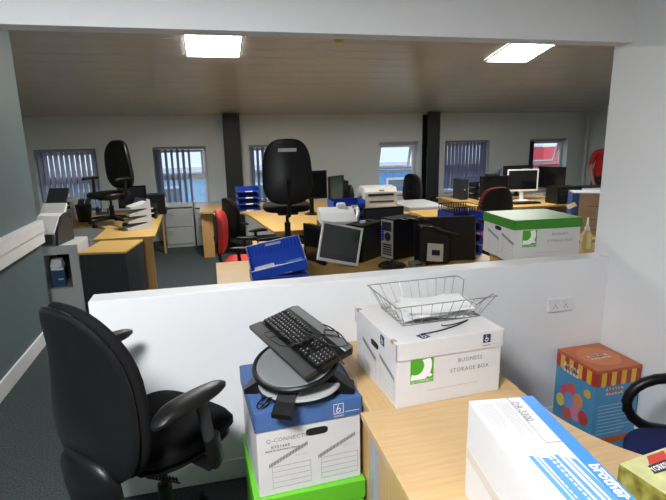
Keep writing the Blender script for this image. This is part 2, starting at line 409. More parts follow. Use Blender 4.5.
def office_chair(name, label, loc, rz, back=BLKFAB, shell=BLKPL, seat=None, arms='T', sh=.5, bh=.58, bw=.46, top_w=-.12, tag_label=False, lean=8, group=None, base=True, rim=None, zoff=.08):
    """faces local +Y; origin on the floor under the gas lift"""
    t = thing(name, label, 'chair', loc, rz, group); seat = seat or back
    if base: star_base(t, lift=sh - .08)
    B().box((0, .0, sh - .07), (.2, .24, .04), None, .012).build('seat_mechanism', shell, t)
    o = superellipse(.235, .235, 3.2, 32)
    B().pad(o, .07, .015, .01, .14, lambda u, v, w: Vector((u, v + .02, sh - .02 + w - max(0, v - .12) ** 2 * 1.2))).build('seat', seat, t, True)
    L = math.radians(lean); z0 = sh + zoff
    def T(u, v, w):
        zz = v + bh / 2; bend = .10 * (u / .23) ** 2 * .35 - .03 * math.cos(zz / bh * PI * 1.2)
        y = -.20 - math.sin(L) * zz + bend
        return Vector((u, y + w, z0 + math.cos(L) * zz))
    o2 = superellipse(bw / 2, bh / 2, 3.0, 36, top_w)
    B().pad(o2, .06, .012, -.004, .10, T).build('backrest', back, t, True)
    B().pad([(u * .97, v * .97) for u, v in o2], .02, -.005, .014, .08, lambda u, v, w: T(u, v, w - .034)).build('back_shell', rim or shell, t, True)
    p = T(0, -bh * .1, -.05)
    B().tube([(0, -.02, sh - .08), (0, -.19, sh - .08), (0, -.245, sh - .02), (0, p.y - .012, p.z)], [.022, .022, .02, .022], 8).build('back_stem', shell, t, True)
    if tag_label:
        q = T(0, bh * .33, -.052); B().box((q.x, q.y - .003, q.z), (.17, .006, .032), Euler((L, 0, 0)), .002).build('handle_slot', LIGHTGREYP, t)
    if arms == 'T':
        for s_ in (-1, 1):
            B().tube([(s_ * .14, .0, sh - .06), (s_ * .27, .0, sh - .06), (s_ * .285, -.0, sh - .02), (s_ * .285, -.01, sh + .17)], .02, 8).build('arm_post', shell, t, True)
            B().pad(superellipse(.042, .135, 2.6, 24), .032, .004, 0, .25, lambda u, v, w, s=s_: Vector((s * .285 + u, v + .03, sh + .19 + w - max(0, v - .05) ** 2 * 2))).build('armrest', shell, t, True)
    elif arms == 'loop':
        for s_ in (-1, 1):
            pts = [(s_ * .25, -.16, sh - .03)] + [(s_ * .27, .02 + .17 * math.cos(a), sh + .10 + .13 * math.sin(a)) for a in [-1.2 + .3 * k for k in range(15)]] + [(s_ * .25, -.19, sh + .05)]
            B().tube(pts, .024, 10).build('armrest', shell, t, True)
    return t

# ------------------------------------------------------------------ front room: big chair
def front_chair():
    t = thing('office_chair', 'large black vinyl office chair with high padded back beside the half-height wall', 'chair', (-.28, 2.0, 0), -47)
    sh = .655; dn = .055
    star_base(t, r=.34, lift=sh - .1, a0=.75)
    B().box((0, -.02, sh - .085), (.20, .30, .05), None, .015).build('seat_mechanism', BLKPL, t)
    o = superellipse(.25, .255, 2.8, 40)
    B().pad(o, .085, .018, .012, .2, lambda u, v, w: Vector((u, v + .04, sh - .02 + w - max(0, v - .10) ** 2 * 1.6 + .25 * u * u))).build('seat', BLKFAB, t, True)
    B().pad([(u * .93, v * .93) for u, v in o], .03, 0, .01, .15, lambda u, v, w: Vector((u, v + .04, sh - .075 + w - max(0, v - .10) ** 2 * 1.6 + .25 * u * u))).build('seat_pan', BLKPL, t, True)
    L = math.radians(7); bh = .68; z0 = sh - dn + .01
    def T(u, v, w):
        zz = v + bh / 2; bend = .55 * u * u - .028 * math.cos((zz - .05) / bh * PI * 1.6)
        return Vector((u, -.235 - math.sin(L) * zz + bend + w, z0 + math.cos(L) * zz))
    o2 = superellipse(.262, bh / 2, 2.7, 48, -.17)
    B().pad(o2, .05, .016, .0, .10, T, 7).build('backrest', BLKFAB, t, True)
    B().pad([(u * .985, v * .985) for u, v in o2], .03, -.01, .018, .10, lambda u, v, w: T(u, v, w - .036), 7).build('back_shell', BLKLEA, t, True)
    # moulded lumbar housing low on the back
    def T2(u, v, w): return Vector((u, -.30 + .35 * u * u + w - .10 * (v + .1), sh - dn - .03 + v))
    B().pad(superellipse(.165, .155, 2.5, 32, .08), .07, .0, .03, .25, T2, 7).build('lumbar_housing', BLKPL, t, True)
    B().tube([(0, .0, sh - .11), (0, -.20, sh - .11), (0, -.29, sh - .06)], [.03, .03, .026], 10).build('back_stem', BLKPL, t, True)
    for s_ in (-1, 1):
        B().box((s_ * .20, .02, sh - .085), (.20, .06, .02), None, .006).build('arm_bracket', BLKPL, t)
        B().tube([(s_ * .285, .03, sh - .085), (s_ * .30, .03, sh - .05), (s_ * .305, .01, sh + .06)], [.028, .034, .032], 10).build('arm_post', BLKPL, t, True)
        B().tube([(s_ * .305, .0, sh + .05), (s_ * .308, -.03, sh - dn + (.285 if s_ > 0 else .355))], [.024, .022], 10).build('arm_slider', DKGREYP, t, True)
        B().pad(superellipse(.047, .17, 2.4, 30, -.1), .038, .006, .004, .3, lambda u, v, w, s=s_: Vector((s * .31 + u, v - (.075 if s > 0 else .035), sh - dn + (.30 if s > 0 else .37) + w - max(0, -v - .06) ** 2 * 2.2))).build('armrest', BLKLEA, t, True)
    k = B().lathe([(.0, -.012), (.026, -.012), (.03, 0), (.026, .012), (.0, .014)], R=Matrix.Rotation(R90, 3, 'Y'), c=(.20, .10, sh - .14)).build('adjuster_knob', DKGREYP, t, True)
    B().cyl((.05, .10, sh - .14), (.19, .10, sh - .14), .008).build('adjuster_rod', BLKPL, t)
    pts = [(.08 + .012 * math.cos(i * .9), -.14 + i * .0022, sh - .11 - i * .0018 + .012 * math.sin(i * .9)) for i in range(70)]
    B().tube(pts, .0035, 5).build('spring_cable', BLKPL, t)
    return t
front_chair()

# ------------------------------------------------------------------ front desks
def leg_post(t, x, y, z, name='leg', s=.05, m=GREYMET): return B().span((x - s / 2, y - s / 2, 0), (x + s / 2, y + s / 2, z), .004).build(name, m, t)
DZ = .73
t = thing('curved_desk', 'beech desk with a concave curved edge holding the printer supply box', 'desk', (0, 0, 0))
cur = []
for k in range(22):
    a = k / 21; cur.append((1.245 + 1.25 * a ** 2.3, 1.755 - .80 * (1 - (1 - a) ** 2.2)))
poly = [(.525, .10), (.525, 1.755)] + cur + [(2.2, .55), (2.2, .10)]
poly = [p for p in poly if p[0] <= 2.2]
B().prism(poly, DZ - .025, DZ).build('desk_top', BEECH, t)
B().span((.56, .2, .15), (.58, 1.70, .70)).build('end_panel', BEECHZ, t)
B().span((.535, 1.62, 0), (.585, 1.67, .705), .004).build('leg', GREYMET, t); B().span((.535, .15, 0), (.585, .20, .705), .004).build('leg', GREYMET, t)
B().span((2.1, .15, 0), (2.15, .2, .705), .004).build('leg', GREYMET, t); B().span((2.1, .48, 0), (2.15, .53, .705), .004).build('leg', GREYMET, t)
t = thing('straight_desk', 'beech desk pushed against the half-height wall under the lidded white box', 'desk', (0, 0, 0))
B().span((.563, 1.758, DZ - .025), (1.25, 2.46, DZ), .002).build('desk_top', BEECHY, t)
B().span((.575, 1.80, .05), (.595, 2.42, .705)).build('end_panel', BEECHZ, t)
for x in (.60, 1.2):
    for y in (1.80, 2.40): B().span((x, y - .025, 0), (x + .04, y + .025, .705), .004).build('leg', GREYMET, t)

# ------------------------------------------------------------------ archive boxes
def outline_rect(t, x0, z0, x1, z1, y, m, w=.0012, name='printed_line'):
    b = B(); b.span((x0, y - .0006, z0), (x1, y, z0 + w)); b.span((x0, y - .0006, z1 - w), (x1, y, z1)); b.span((x0, y - .0006, z0), (x0 + w, y, z1)); b.span((x1 - w, y - .0006, z0), (x1, y, z1))
    return b.build(name, m, t)
def label_frame(t, x0, z0, w, h, y, m=INKLT):
    b = B(); b.span((x0, y - .0006, z0), (x0 + w, y, z0 + .001)); b.span((x0, y - .0006, z0), (x0 + .001, y, z0 + h)); b.span((x0 + w - .001, y - .0006, z0), (x0 + w, y, z0 + h))
    b.span((x0, y - .0006, z0 + h - .001), (x0 + w, y, z0 + h))
    for k in (.25, .5, .75): b.span((x0 + .003, y - .0006, z0 + h * k), (x0 + w - .003, y, z0 + h * k + .0008))
    b.build('label_panel', m, t)
def hatch(t, x0, z0, x1, z1, y, th=.02, n=26):
    b = B(); dx, dz = (x1 - x0), (z1 - z0)
    for k in range(n):
        a = k / n; c = (k + .7) / n
        P = lambda q, h: (x0 + dx * q, y - .0006, z0 + dz * q + h)
        b.quad(P(a, 0), P(c, 0), P(c, th), P(a, th))
    b.build('hatched_strip', INKGREY, t)
def b_emblem(t, x, z, y, s, frame, fill, ltr, rot=FRONT, yaw=0):
    o = B().box((0, 0, 0), (s, .001, s * 1.1)).build('emblem', fill, t, loc=(x, y - .0004, z)); o.rotation_euler = (0, 0, yaw)
    return o
def q_logo(t, x, z, y, w, h):
    """green panel with a cropped white Q; x,z = lower-left corner"""
    o = B().span((0, -.0008, 0), (w, 0, h)).build('logo_panel', PRGREEN, t, loc=(x, y, z))
    b = B(); cx, cz, ro, ri = w * .22, h * .72, w * .70, w * .36; N = 20
    def arc(r, a): 
        px, pz = cx + r * math.cos(a), cz + r * math.sin(a); return (max(.0, min(w, px)), -.0016, max(h * .16, min(h, pz)))
    for k in range(N):
        a0 = math.radians(-118 + 160 * k / N); a1 = math.radians(-118 + 160 * (k + 1) / N)
        b.quad(arc(ri, a0), arc(ri, a1), arc(ro, a1), arc(ro, a0))
    b.quad((w * .58, -.0018, h * .44), (w * .70, -.0018, h * .52), (w * .96, -.0018, h * .27), (w * .80, -.0018, h * .20))
    b.build('logo_ring', WHITEINK, o)
    text('Q-CONNECT', w * .155, WHITEINK, o, (w * .04, -.0016, h * .04), FRONT, sx=1.0)
def storage_box(name, label, loc, rz, w, d, h, lidm, lidh, bodym=CARDW, face='long', grow=.006):
    t = thing(name, label, 'storage box', loc, rz); hw, hd = w / 2, d / 2
    B().span((-hw, -hd, 0), (hw, hd, h - .01), .003).build('box_body', bodym, t)
    L = grow
    ld = B()
    ld.span((-hw - L, -hd - L, h - .006), (hw + L, hd + L, h), .002)
    for s_ in (-1, 1):
        ld.span((s_ * (hw + .001), -hd - L, h - lidh), (s_ * (hw + L), hd + L, h - .004)); ld.span((-hw - L, s_ * (hd + .001), h - lidh), (hw + L, s_ * (hd + L), h - .004))
    lo = ld.build('box_lid', lidm, t)
    return t, lo
def hand_hole(t, x, y, z, rz=0, w=.085, h=.028):
    o = superellipse(w / 2, h / 2, 3.5, 24)
    return B().prism(o, -.0012, .0, lambda u, v, q: Vector((u, q, v))).build('hand_hole', HOLE, t, loc=(x, y, z), rot=(0, 0, rz))
def business_print(t, w, d, h, lidh):
    y = -d / 2; hw = w / 2; fh = h - lidh
    q_logo(t, -hw + w * .125, fh * .47, y, w * .215, fh * .50)
    text('BUSINESS', w * .052, INKGREY, t, (w * .19, y - .0012, fh * .78), FRONT, 'CENTER', spacing=1.12)
    text('STORAGE BOX', w * .052, INKGREY, t, (w * .19, y - .0012, fh * .58), FRONT, 'CENTER', spacing=1.12)
    B().span((-hw + w * .28, y - .0008, fh * .28), (hw - w * .22, y, fh * .285)).build('printed_line', INKLT, t)
    # end face, read from -X
    e = bpy.data.objects.new('end_print', None)
    hand_hole(t, -hw, 0, fh * .90, -R90)
    for yy in (.07, -.13):
        b = B(); b.span((-hw - .0008, yy - .08 + .0, fh * .12), (-hw, yy + .06, fh * .122)); b.span((-hw - .0008, yy - .08, fh * .12), (-hw, yy - .079, fh * .55)); b.span((-hw - .0008, yy + .06, fh * .12), (-hw, yy + .061, fh * .55))
        for k in (.24, .36, .48): b.span((-hw - .0008, yy - .078, fh * k), (-hw, yy + .058, fh * k + .0008))
        b.build('label_panel', INKLT, t)
        b = B()
        for k in range(22):
            p = yy + .075 - .16 * k / 22; q = p - .005; z = fh * (.52 + .20 * (1 - k / 22))
            b.quad((-hw - .0008, p, z), (-hw - .0008, q, z), (-hw - .0008, q, z + .018), (-hw - .0008, p, z + .018))
        b.build('hatched_strip', INKGREY, t)
def lid_emblem(t, lo, x, y, z, s, fill, ink, yaw=0):
    o = B().span((-s / 2, -.0010, -s / 2), (s / 2, 0, s / 2)).build('emblem', fill, t, loc=(x, y, z), rot=(0, 0, yaw))
    return o

# lidded white box on the front desk
bw_, bd_, bh_, lh_ = .485, .47, .285, .075
t, lo = storage_box('storage_box', 'white lidded storage box on the front desk carrying the wire tray', (.90, 1.99, DZ), 3.5, bw_, bd_, bh_, CARDW, lh_)
business_print(t, bw_, bd_, bh_, lh_)
def b_mark(t, x, y, z, s, rot, ink, back=None):
    if back:
        o = B().span((-s * .5, -.0008, -s * .52), (s * .5, 0, s * .52)).build('emblem', back, t, loc=(x, y, z), rot=rot)
    else: o = outline_rect(t, -s * .5, -s * .52, s * .5, s * .52, 0, ink, s * .05, 'emblem'); o.location = (x, y, z); o.rotation_euler = rot
    b = B(); th = s * .10
    b.tube([(-s * .02, -.0012, s * .40), (-s * .16, -.0012, 0), (-s * .24, -.0012, -s * .28), (-s * .05, -.0012, -s * .36), (s * .14, -.0012, -s * .24), (s * .20, -.0012, -s * .04), (s * .06, -.0012, s * .06), (-s * .14, -.0012, -s * .06)], [th * .35, th * .5, th * .55, th * .5, th * .6, th * .6, th * .5, th * .3], 4)
    m = b.build('emblem_letter', ink, o); 
    for v in m.data.vertices: v.co.y = -.0012 + (v.co.y + .0012) * .05
    return o
yl = -bd_ / 2 - .0062
b_mark(t, .165, yl, bh_ - lh_ * .42, .036, (0, 0, 0), WHITEINK, INKNAVY)
text('BANKERS', .009, INKNAVY, t, (.165, yl - .001, bh_ - lh_ * .86), FRONT, 'CENTER')
B().span((.19, yl - .0006, bh_ - lh_ * .80), (.235, yl, bh_ - lh_ * .79)).build('printed_line', INKLT, t)
b_mark(t, -bw_ / 2 - .0062, -.10, bh_ - lh_ * .5, .042, (0, 0, -R90), WHITEINK, INKNAVY)
b_mark(t, -.11, -bd_ / 2 + .035, bh_ + .0004, .042, (-R90, 0, .3), WHITEINK, INKNAVY)
for yy in (-.20, .20): B().span((-bw_ / 2 - .0066, yy - .014, bh_ - .012), (-bw_ / 2 + .012, yy + .014, bh_ + .0008)).build('brown_tab', CARDB, t)
BTOP = DZ + bh_

# stack beside the desk: lime box, white box with blue lid
t, lo = storage_box('storage_box', 'lime green lidded box on the floor at the bottom of the stack', (.317, 2.075, 0), 2, .47, .50, .36, CARDLIME, .085, CARDLIME)
t, lo = storage_box('storage_box', 'white box with a blue lid stacked on the lime green box', (.317, 2.068, .361), 3.5, .445, .45, .389, CARDBLUE, .085)
y = -.225
hand_hole(t, .03, y, .26, 0, .095, .034)
text('Q-CONNECT®', .024, INKGREY, t, (-.185, y - .0012, .245), FRONT, spacing=1.15)
text('KF21660', .016, INKGREY, t, (-.165, y - .0012, .218), FRONT, spacing=1.4, bold=.0006)
text('MADE IN EUROPEAN UNION', .0095, INKGREY, t, (-.19, y - .0012, .203), FRONT, spacing=1.2, bold=.0004)
for x0 in (-.165, .045):
    label_frame(t, x0, .03, .165, .10, y, INKGREY); hatch(t, x0 - .012, .128, x0 + .155, .205, y, .018)
    B().span((x0 + .10, y - .0006, .165), (x0 + .155, y, .166)).build('printed_line', INKLT, t)
yl = -.225 - .0062
b_mark(t, .125, yl, .389 - .042, .044, (0, 0, 0), WHITEINK, None)
text('BANKERS', .010, WHITEINK, t, (.125, yl - .001, .389 - .078), FRONT, 'CENTER')
B().span((.155, yl - .0006, .389 - .062), (.215, yl, .389 - .060)).build('printed_line', WHITEINK, t)
LIDZ = .361 + .389

# round monitor turntable on the blue lid
TT = (.315, 1.965)
t = thing('monitor_turntable', 'round grey and black monitor swivel stand on the blue lid', 'monitor stand', (TT[0], TT[1], LIDZ), 0)
B().lathe([(.0, .035), (.165, .035), (.178, .043), (.175, .052), (.0, .058)], n=40).build('lower_disc', mat('disc_pale_grey', (.40, .41, .41), .4), t, True)
B().lathe([(.0, .056), (.10, .056), (.085, .11), (.0, .11)], n=32).build('swivel_hub', DKGREYP, t, True)
Rt = Euler((math.radians(10), math.radians(-8), 0)).to_matrix()
B().lathe([(.0, -.014), (.165, -.014), (.172, -.004), (.165, .006), (.0, .006)], c=(-.015, -.0, .135), n=40, R=Rt).build('upper_disc', mat('disc_grey', (.19, .20, .20), .4), t, True)
B().tube([Vector((-.015, 0, .135)) + Rt @ Vector((.177 * math.cos(2 * PI * k / 40), .177 * math.sin(2 * PI * k / 40), -.003)) for k in range(40)], .0115, 8, True).build('disc_rim', BLKPL, t, True)
for k in range(4):
    a = math.radians((-118, -14, 62, 162)[k])
    b = B(); q = lambda r, w, z0, z1: [Vector((r, -w, z0)), Vector((r, w, z0)), Vector((r, w, z1)), Vector((r, -w, z1))]
    S = [q(.08, .028, .03, .075), q(.15, .034, .005, .085), q(.19, .04, 0, .05), q(.235, .042, 0, .02)]
    V = [[b.bm.verts.new(p) for p in s_] for s_ in S]
    for s0, s1 in zip(V, V[1:]):
        for j in range(4): b.bm.faces.new((s0[j], s0[(j + 1) % 4], s1[(j + 1) % 4], s1[j]))
    b.bm.faces.new(V[0]); b.bm.faces.new(V[-1][::-1])
    b.build('foot', BLKPL, t, rot=(0, 0, a))

# keyboard lying across the turntable
kb = thing('keyboard', 'black multimedia keyboard lying askew on top of the round stand', 'keyboard', (.36, 2.045, .966), 0, rot=(math.radians(12.1), math.radians(7.8), math.radians(-68.3)))
kl, kw = .47, .20
B().prism([(-kl / 2, -kw / 2 + .03), (-kl / 2 + .012, -kw / 2), (kl / 2 - .012, -kw / 2), (kl / 2, -kw / 2 + .03), (kl / 2, kw / 2 - .02), (kl / 2 - .02, kw / 2), (-kl / 2 + .02, kw / 2), (-kl / 2, kw / 2 - .02)], -.012, .010).build('case', BLKPL, kb)
B().prism([(-kl / 2 - .006, -kw / 2 - .055), (kl / 2 + .006, -kw / 2 - .055), (kl / 2, -kw / 2 + .005), (-kl / 2, -kw / 2 + .005)], -.010, .008).build('palm_rest', DKGREYP, kb)
B().span((-kl / 2 + .01, kw / 2 - .045, .010), (kl / 2 - .01, kw / 2 - .004, .0125), .001).build('media_strip', MIDGREY, kb)
b = B(); LG = B()
def key(x, y, w, h=.0155):
    b.box((x + w / 2, y, .0155), (w - .003, h, .010), None, .002, 1)
    LG.span((x + w * .3, y + .001, .0207), (x + w * .3 + .003, y + .004, .0211))
x0 = -kl / 2 + .012; ky = -kw / 2 + .022
rows = [[.024, .020, .024, .112, .024, .02, .024, .024], [.04] + [.019] * 10 + [.05], [.033] + [.019] * 11 + [.036], [.028] + [.019] * 12 + [.028], [.019] * 13 + [.037], [.019, 0, .019, .019, .019, .019, 0, .019, .019, .019, .019, .019, .019]]
for r, row in enumerate(rows):
    x = x0; yy = ky + r * .0195 + (.004 if r == 5 else 0)
    for w in row:
        if w > 0: key(x, yy, w)
        x += w if w else .012
    sx = x0 + .305
    if r in (0,): [key(sx + k * .019, yy, .019) for k in range(3)]
    if r == 1: key(sx + .019, yy, .019)
    if r in (3, 4, 5): [key(sx + k * .019, yy, .019) for k in range(3)]
    if r < 5: [key(sx + .07 + k * .019, yy, .019) for k in range(4)]
b.build('keycaps', KEYM, kb, kind='stuff'); LG.build('key_legends', LIGHTGREYP, kb, kind='stuff')
B().span((.18, .052, .0125), (.225, .058, .0132)).build('brand_strip', LIGHTGREYP, kb)
pts = [(.02 + .10 * math.sin(i * .32) + .004 * i, .045 + .05 * math.sin(i * .23 + 1) , .026 + .006 * math.sin(i * 1.1)) for i in range(46)]
B().tube(pts, .0030, 6).build('lead', CABLE, kb, True)
c = thing('cable', 'thin black cable looped over the keyboard and down the round stand', 'cable', (0, 0, 0))
pts = []
for i in range(60):
    a = i / 59; pts.append((.20 + .08 * math.sin(a * 9) + .10 * a, 1.93 + .10 * math.cos(a * 11) * (1 - .4 * a), 1.004 - .10 * max(0, (.25 - a)) + .006 * math.sin(a * 31) + .03 * a))
B().tube(pts, .0028, 6).build('lead', CABLE, c, True)
c = thing('cable', 'thin black cable coiled on the blue lid below the round stand', 'cable', (0, 0, 0))
B().tube([(.145 + .03 * math.sin(i * .5) + .0005 * i, 1.90 + .05 * math.cos(i * .43), LIDZ + .005 + (.05 * max(0, (i - 25) / 30))) for i in range(55)], .0028, 6).build('lead', CABLE, c, True)

# wire letter tray, papers, cable on the white box
wt = thing('wire_tray', 'chrome wire letter tray on top of the white storage box', 'letter tray', (.945, 2.04, BTOP + .001), 2.7)
tw, td, th_ = .38, .25, .105; e = .05
rim = [(-tw / 2 - e, -td / 2 - e, th_), (tw / 2 + e, -td / 2 - e, th_), (tw / 2 + e, td / 2 + e, th_), (-tw / 2 - e, td / 2 + e, th_)]
def seg(a, b_, n=6): return [tuple(a[k] + (b_[k] - a[k]) * j / n for k in range(3)) for j in range(n)]
loop = seg(rim[0], rim[1]) + seg(rim[1], (tw / 2 + e, -td / 2 + .02, th_), 2) + [(tw / 2 + .02, -td / 2 + .06, .035), (tw / 2 + .02, td / 2 - .06, .035)] + seg((tw / 2 + e, td / 2 - .02, th_), rim[2], 2) + seg(rim[2], rim[3]) + seg(rim[3], rim[0])
B().tube(loop, .0022, 6, True).build('rim_wire', CHROME, wt, True)
B().tube([(-tw / 2, -td / 2, .003), (tw / 2, -td / 2, .003), (tw / 2, td / 2, .003), (-tw / 2, td / 2, .003)], .0018, 6, True).build('base_wire', CHROME, wt)
wp = None
for k in range(10):
    x = -tw / 2 + .01 + (tw - .02) * k / 9; r = 1 + 2 * e / tw
    o = B().tube([(x * r, -td / 2 - e, th_), (x, -td / 2, .003), (x, td / 2, .003), (x * r, td / 2 + e, th_)], .0014, 5).build('upright_wire', CHROME, wt)
for k in range(6):
    y = -td / 2 + .02 + (td - .04) * k / 5; r = 1 + 2 * e / td
    o = B().tube([(-tw / 2 - e, y * r, th_), (-tw / 2, y, .004), (tw / 2, y, .004), (tw / 2 + .02, y, .034)], .0014, 5).build('upright_wire', CHROME, wt)
for k in range(4):
    o = B()
    nx = 8; V = [[o.bm.verts.new((.30 * (i / nx - .5), .21 * (j / 4 - .5), .006 * math.sin(i * .6 + k) + .004 * (j / 4) + k * .0012)) for j in range(5)] for i in range(nx + 1)]
    for i in range(nx):
        for j in range(4): o.bm.faces.new((V[i][j], V[i + 1][j], V[i + 1][j + 1], V[i][j + 1]))
    p = o.build('paper_sheet', PAPER, None, True, loc=(.93 + .008 * k, 2.02 - .006 * k, BTOP + .016 + .011 * k), rot=(0, 0, math.radians(4 + (-6, 3, 9, -12)[k])))
    tag(p, ['white paper sheet at the bottom of the wire tray', 'white paper sheet second from the bottom in the wire tray', 'white paper sheet second from the top in the wire tray', 'white paper sheet lying uppermost in the wire tray'][k], 'paper', 'papers in the wire tray')
c = thing('cable', 'thin black cable curling under the wire tray onto the box lid', 'cable', (0, 0, 0))
B().tube([(.80 + .16 * math.sin(a * 2.2) + .13 * a, 1.855 - .055 * math.cos(a * 3.3) * (1 - a * .3) , BTOP + .004 + .02 * max(0, a - 1.2)) for a in [i * 2 / 40 for i in range(41)]], .0026, 6).build('lead', CABLE, c, True)

# printer supply box with blue stripe
DRW, DRL, DRH = .20, .56, .315
t = thing('printer_supply_box', 'long white printer drum carton with a blue stripe on the front desk', 'box', (.765, .935, DZ), -7.3)
B().span((-DRW / 2, -DRL / 2, 0), (DRW / 2, DRL / 2, DRH), .003).build('carton', CARDW, t)
zt_ = DRH + .0004
B().span((DRW / 2 - .040, -DRL / 2, DRH - .0005), (DRW / 2, DRL / 2, zt_)).build('blue_stripe', INKBLUE, t)
B().span((-DRW / 2 - .0005, -DRL / 2, .13), (-DRW / 2, DRL / 2, .165)).build('packing_tape', mat('clear_brown_tape', (.62, .58, .52), .25), t)
text('DR-3300', .031, INKGREY, t, (DRW / 2 - .082, DRL / 2 - .028, zt_ + .0004), (0, 0, -R90), sx=.9)
def lines(t, x0, y0, n, L, pitch, m=INKLT, th=.0022):
    b = B()
    for k in range(n): b.span((x0 + k * pitch, y0 - L * random.uniform(.7, 1), zt_ - .0002), (x0 + k * pitch + th, y0, zt_ + .0004))
    b.build('small_print', m, t)
lines(t, -.025, DRL / 2 - .03, 4, .16, .009); lines(t, -.085, DRL / 2 - .025, 6, .14, .008)
b = B(); b.span((.018 - .0012, DRL / 2 - .23, zt_ - .0002), (.018, DRL / 2 - .002, zt_ + .0004)); b.span((.018, DRL / 2 - .23, zt_ - .0002), (DRW / 2 - .04, DRL / 2 - .2285, zt_ + .0004)); b.build('printed_line', INKGREY, t)
# printed picture of the drum unit, as flat line art
b = B(); Q = lambda pts: b.bm.faces.new([b.bm.verts.new((x, y, zt_ + .0004)) for x, y in pts])
px, py = -.055, -.005
for k in range(7):
    w0 = (.012, .004, .018, .004, .010, .004, .012)[k]; xx = px + (.0, .018, .028, .052, .064, .084, .096)[k]; yy = py + (.012, .006, .0, .004, .008, -.004, -.012)[k]
    Q([(xx, yy), (xx + w0, yy - .004), (xx + w0 + .012, yy - .20), (xx + .010, yy - .20)])
Q = lambda pts: b.bm.faces.new([b.bm.verts.new((x, y, zt_ + .0009)) for x, y in pts])
for k in range(11): Q([(px + .030, py - .016 - k * .016), (px + .062, py - .010 - k * .016), (px + .062, py - .015 - k * .016), (px + .030, py - .021 - k * .016)])
b.build('drum_picture', mat('mid_blue_print', (.10, .30, .70), .5), t)
text('brother', .038, WHITEINK, t, (DRW / 2 - .031, -.045, zt_ + .0006), (0, 0, -R90), bold=.001)
B().span((DRW / 2 - .010, -.16, zt_), (DRW / 2 - .006, -.06, zt_ + .0005)).build('small_print', WHITEINK, t)
B().span((.02, -.205, zt_ - .0002), (.045, -.175, zt_ + .0004)).build('grey_stamp', INKGREY, t)

# tea carton
t = thing('tea_carton', 'yellow-green tea carton at the edge of the front desk', 'box', (1.25, 1.03, DZ), 8)
TM = bpy.data.materials.new('meadow_print'); TM.use_nodes = True
n = TM.node_tree.nodes; l = TM.node_tree.links; tc = n.new('ShaderNodeTexCoord'); nz = n.new('ShaderNodeTexNoise'); nz.inputs['Scale'].default_value = 22
rp = n.new('ShaderNodeValToRGB'); e0 = rp.color_ramp.elements; e0[0].position = .3; e0[0].color = (.10, .085, .015, 1); e0[1].position = .75; e0[1].color = (.55, .50, .16, 1)
x_ = e0.new(.52); x_.color = (.28, .27, .05, 1)
l.new(tc.outputs['Object'], nz.inputs['Vector']); l.new(nz.outputs[0], rp.inputs[0]); l.new(rp.outputs[0], n['Principled BSDF'].inputs['Base Color'])
cw, cdp, chh = .215, .15, .115
B().span((-cw / 2, -cdp / 2, 0), (cw / 2, cdp / 2, chh), .002).build('carton', TM, t)
B().span((-cw / 2 + .001, -cdp / 2 + .001, chh - .001), (cw / 2 - .001, cdp / 2 - .001, chh + .0005)).build('carton_top', mat('pale_green_print', (.60, .60, .28), .4, var=.25, scale=14), t)
zc = chh + .0009
B().prism([(-.03, .035), (.0, .066), (.075, .066), (.045, .03)], chh, zc).build('red_banner', mat('red_print', (.60, .05, .03), .4), t)
B().prism([(-.055, .0), (-.04, .033), (.10, .033), (.10, -.008)], chh, zc + .0003).build('name_plate', mat('black_print', (.02, .02, .02), .4), t)
text('YORKSHIRE', .027, WHITEINK, t, (-.048, .006, zc + .0008), (0, 0, .0), sx=.75, bold=.0008)
text('TEA', .025, WHITEINK, t, (.04, -.038, zc + .0008), (0, 0, .0), sx=.9, bold=.0008)
B().prism([(-.035, -.030), (-.02, -.018), (.06, -.010), (.06, -.022), (-.02, -.034)], chh, zc + .0002).build('grey_ribbon', INKGREY, t)
B().prism([(.04, -.07), (.06, -.03), (.105, -.03), (.105, -.07)], chh, zc).build('red_banner', mat('red_print_2', (.60, .05, .03), .4), t)
# small glue pen with a green cap
t = thing('glue_pen', 'small white pen with a green cap between carton and tea', 'pen', (1.055, .965, DZ + .0165), 0, rot=(0, R90, math.radians(95)))
B().lathe([(.0, -.05), (.013, -.05), (.0155, -.045), (.0155, .02), (.0, .021)]).build('barrel', PLASTW, t, True)
B().lathe([(.0, .021), (.016, .021), (.016, .055), (.013, .062), (.0, .063)]).build('cap', mat('dark_green_plastic', (.01, .12, .05), .35), t, True)

# toy carton in the corner
t = thing('toy_carton', 'tall orange and blue party toy carton standing in the corner', 'box', (2.152, 2.30, 0), 1.5)
hw, hd, hh = .152, .160, .525
B().span((-hw, -hd, 0), (hw, hd, hh), .002).build('carton', mat('sky_blue_print', (.075, .28, .50), .4, var=.1, scale=6), t)
OR = mat('orange_print', (.50, .115, .035), .4, var=.1, scale=10); YE = mat('yellow_print', (.75, .45, .05), .4); RE = mat('scarlet_print', (.42, .04, .025), .4)
B().span((-hw - .001, -hd - .001, hh - .018), (hw + .001, hd + .001, hh + .001), .001).build('carton_top', OR, t)
def scallops(side):
    n = 9
    for k in range(n):
        m = (RE, YE)[k % 2]; wd = (2 * hw if side == 'f' else 2 * hd) / n; a = -(hw if side == 'f' else hd) + k * wd
        pr = [(a, hh - .018), (a, hh - .085)] + [(a + wd / 2 - wd / 2 * math.cos(q), hh - .085 - .018 * math.sin(q)) for q in (.6, 1.2, 1.9, 2.5)] + [(a + wd, hh - .085), (a + wd, hh - .018)]
        if side == 'f': B().prism(pr, -hd - .0012, -hd, lambda u, v, w: Vector((u, w, v))).build('awning_stripe', m, t)
        else: B().prism(pr, -hw - .0012, -hw, lambda u, v, w: Vector((w, u, v))).build('awning_stripe', m, t)
scallops('f'); scallops('l')
B().prism(superellipse(.12, .12, 2, 32), hh + .001, hh + .0016).build('printed_disc', mat('amber_print', (.62, .19, .06), .4), t)
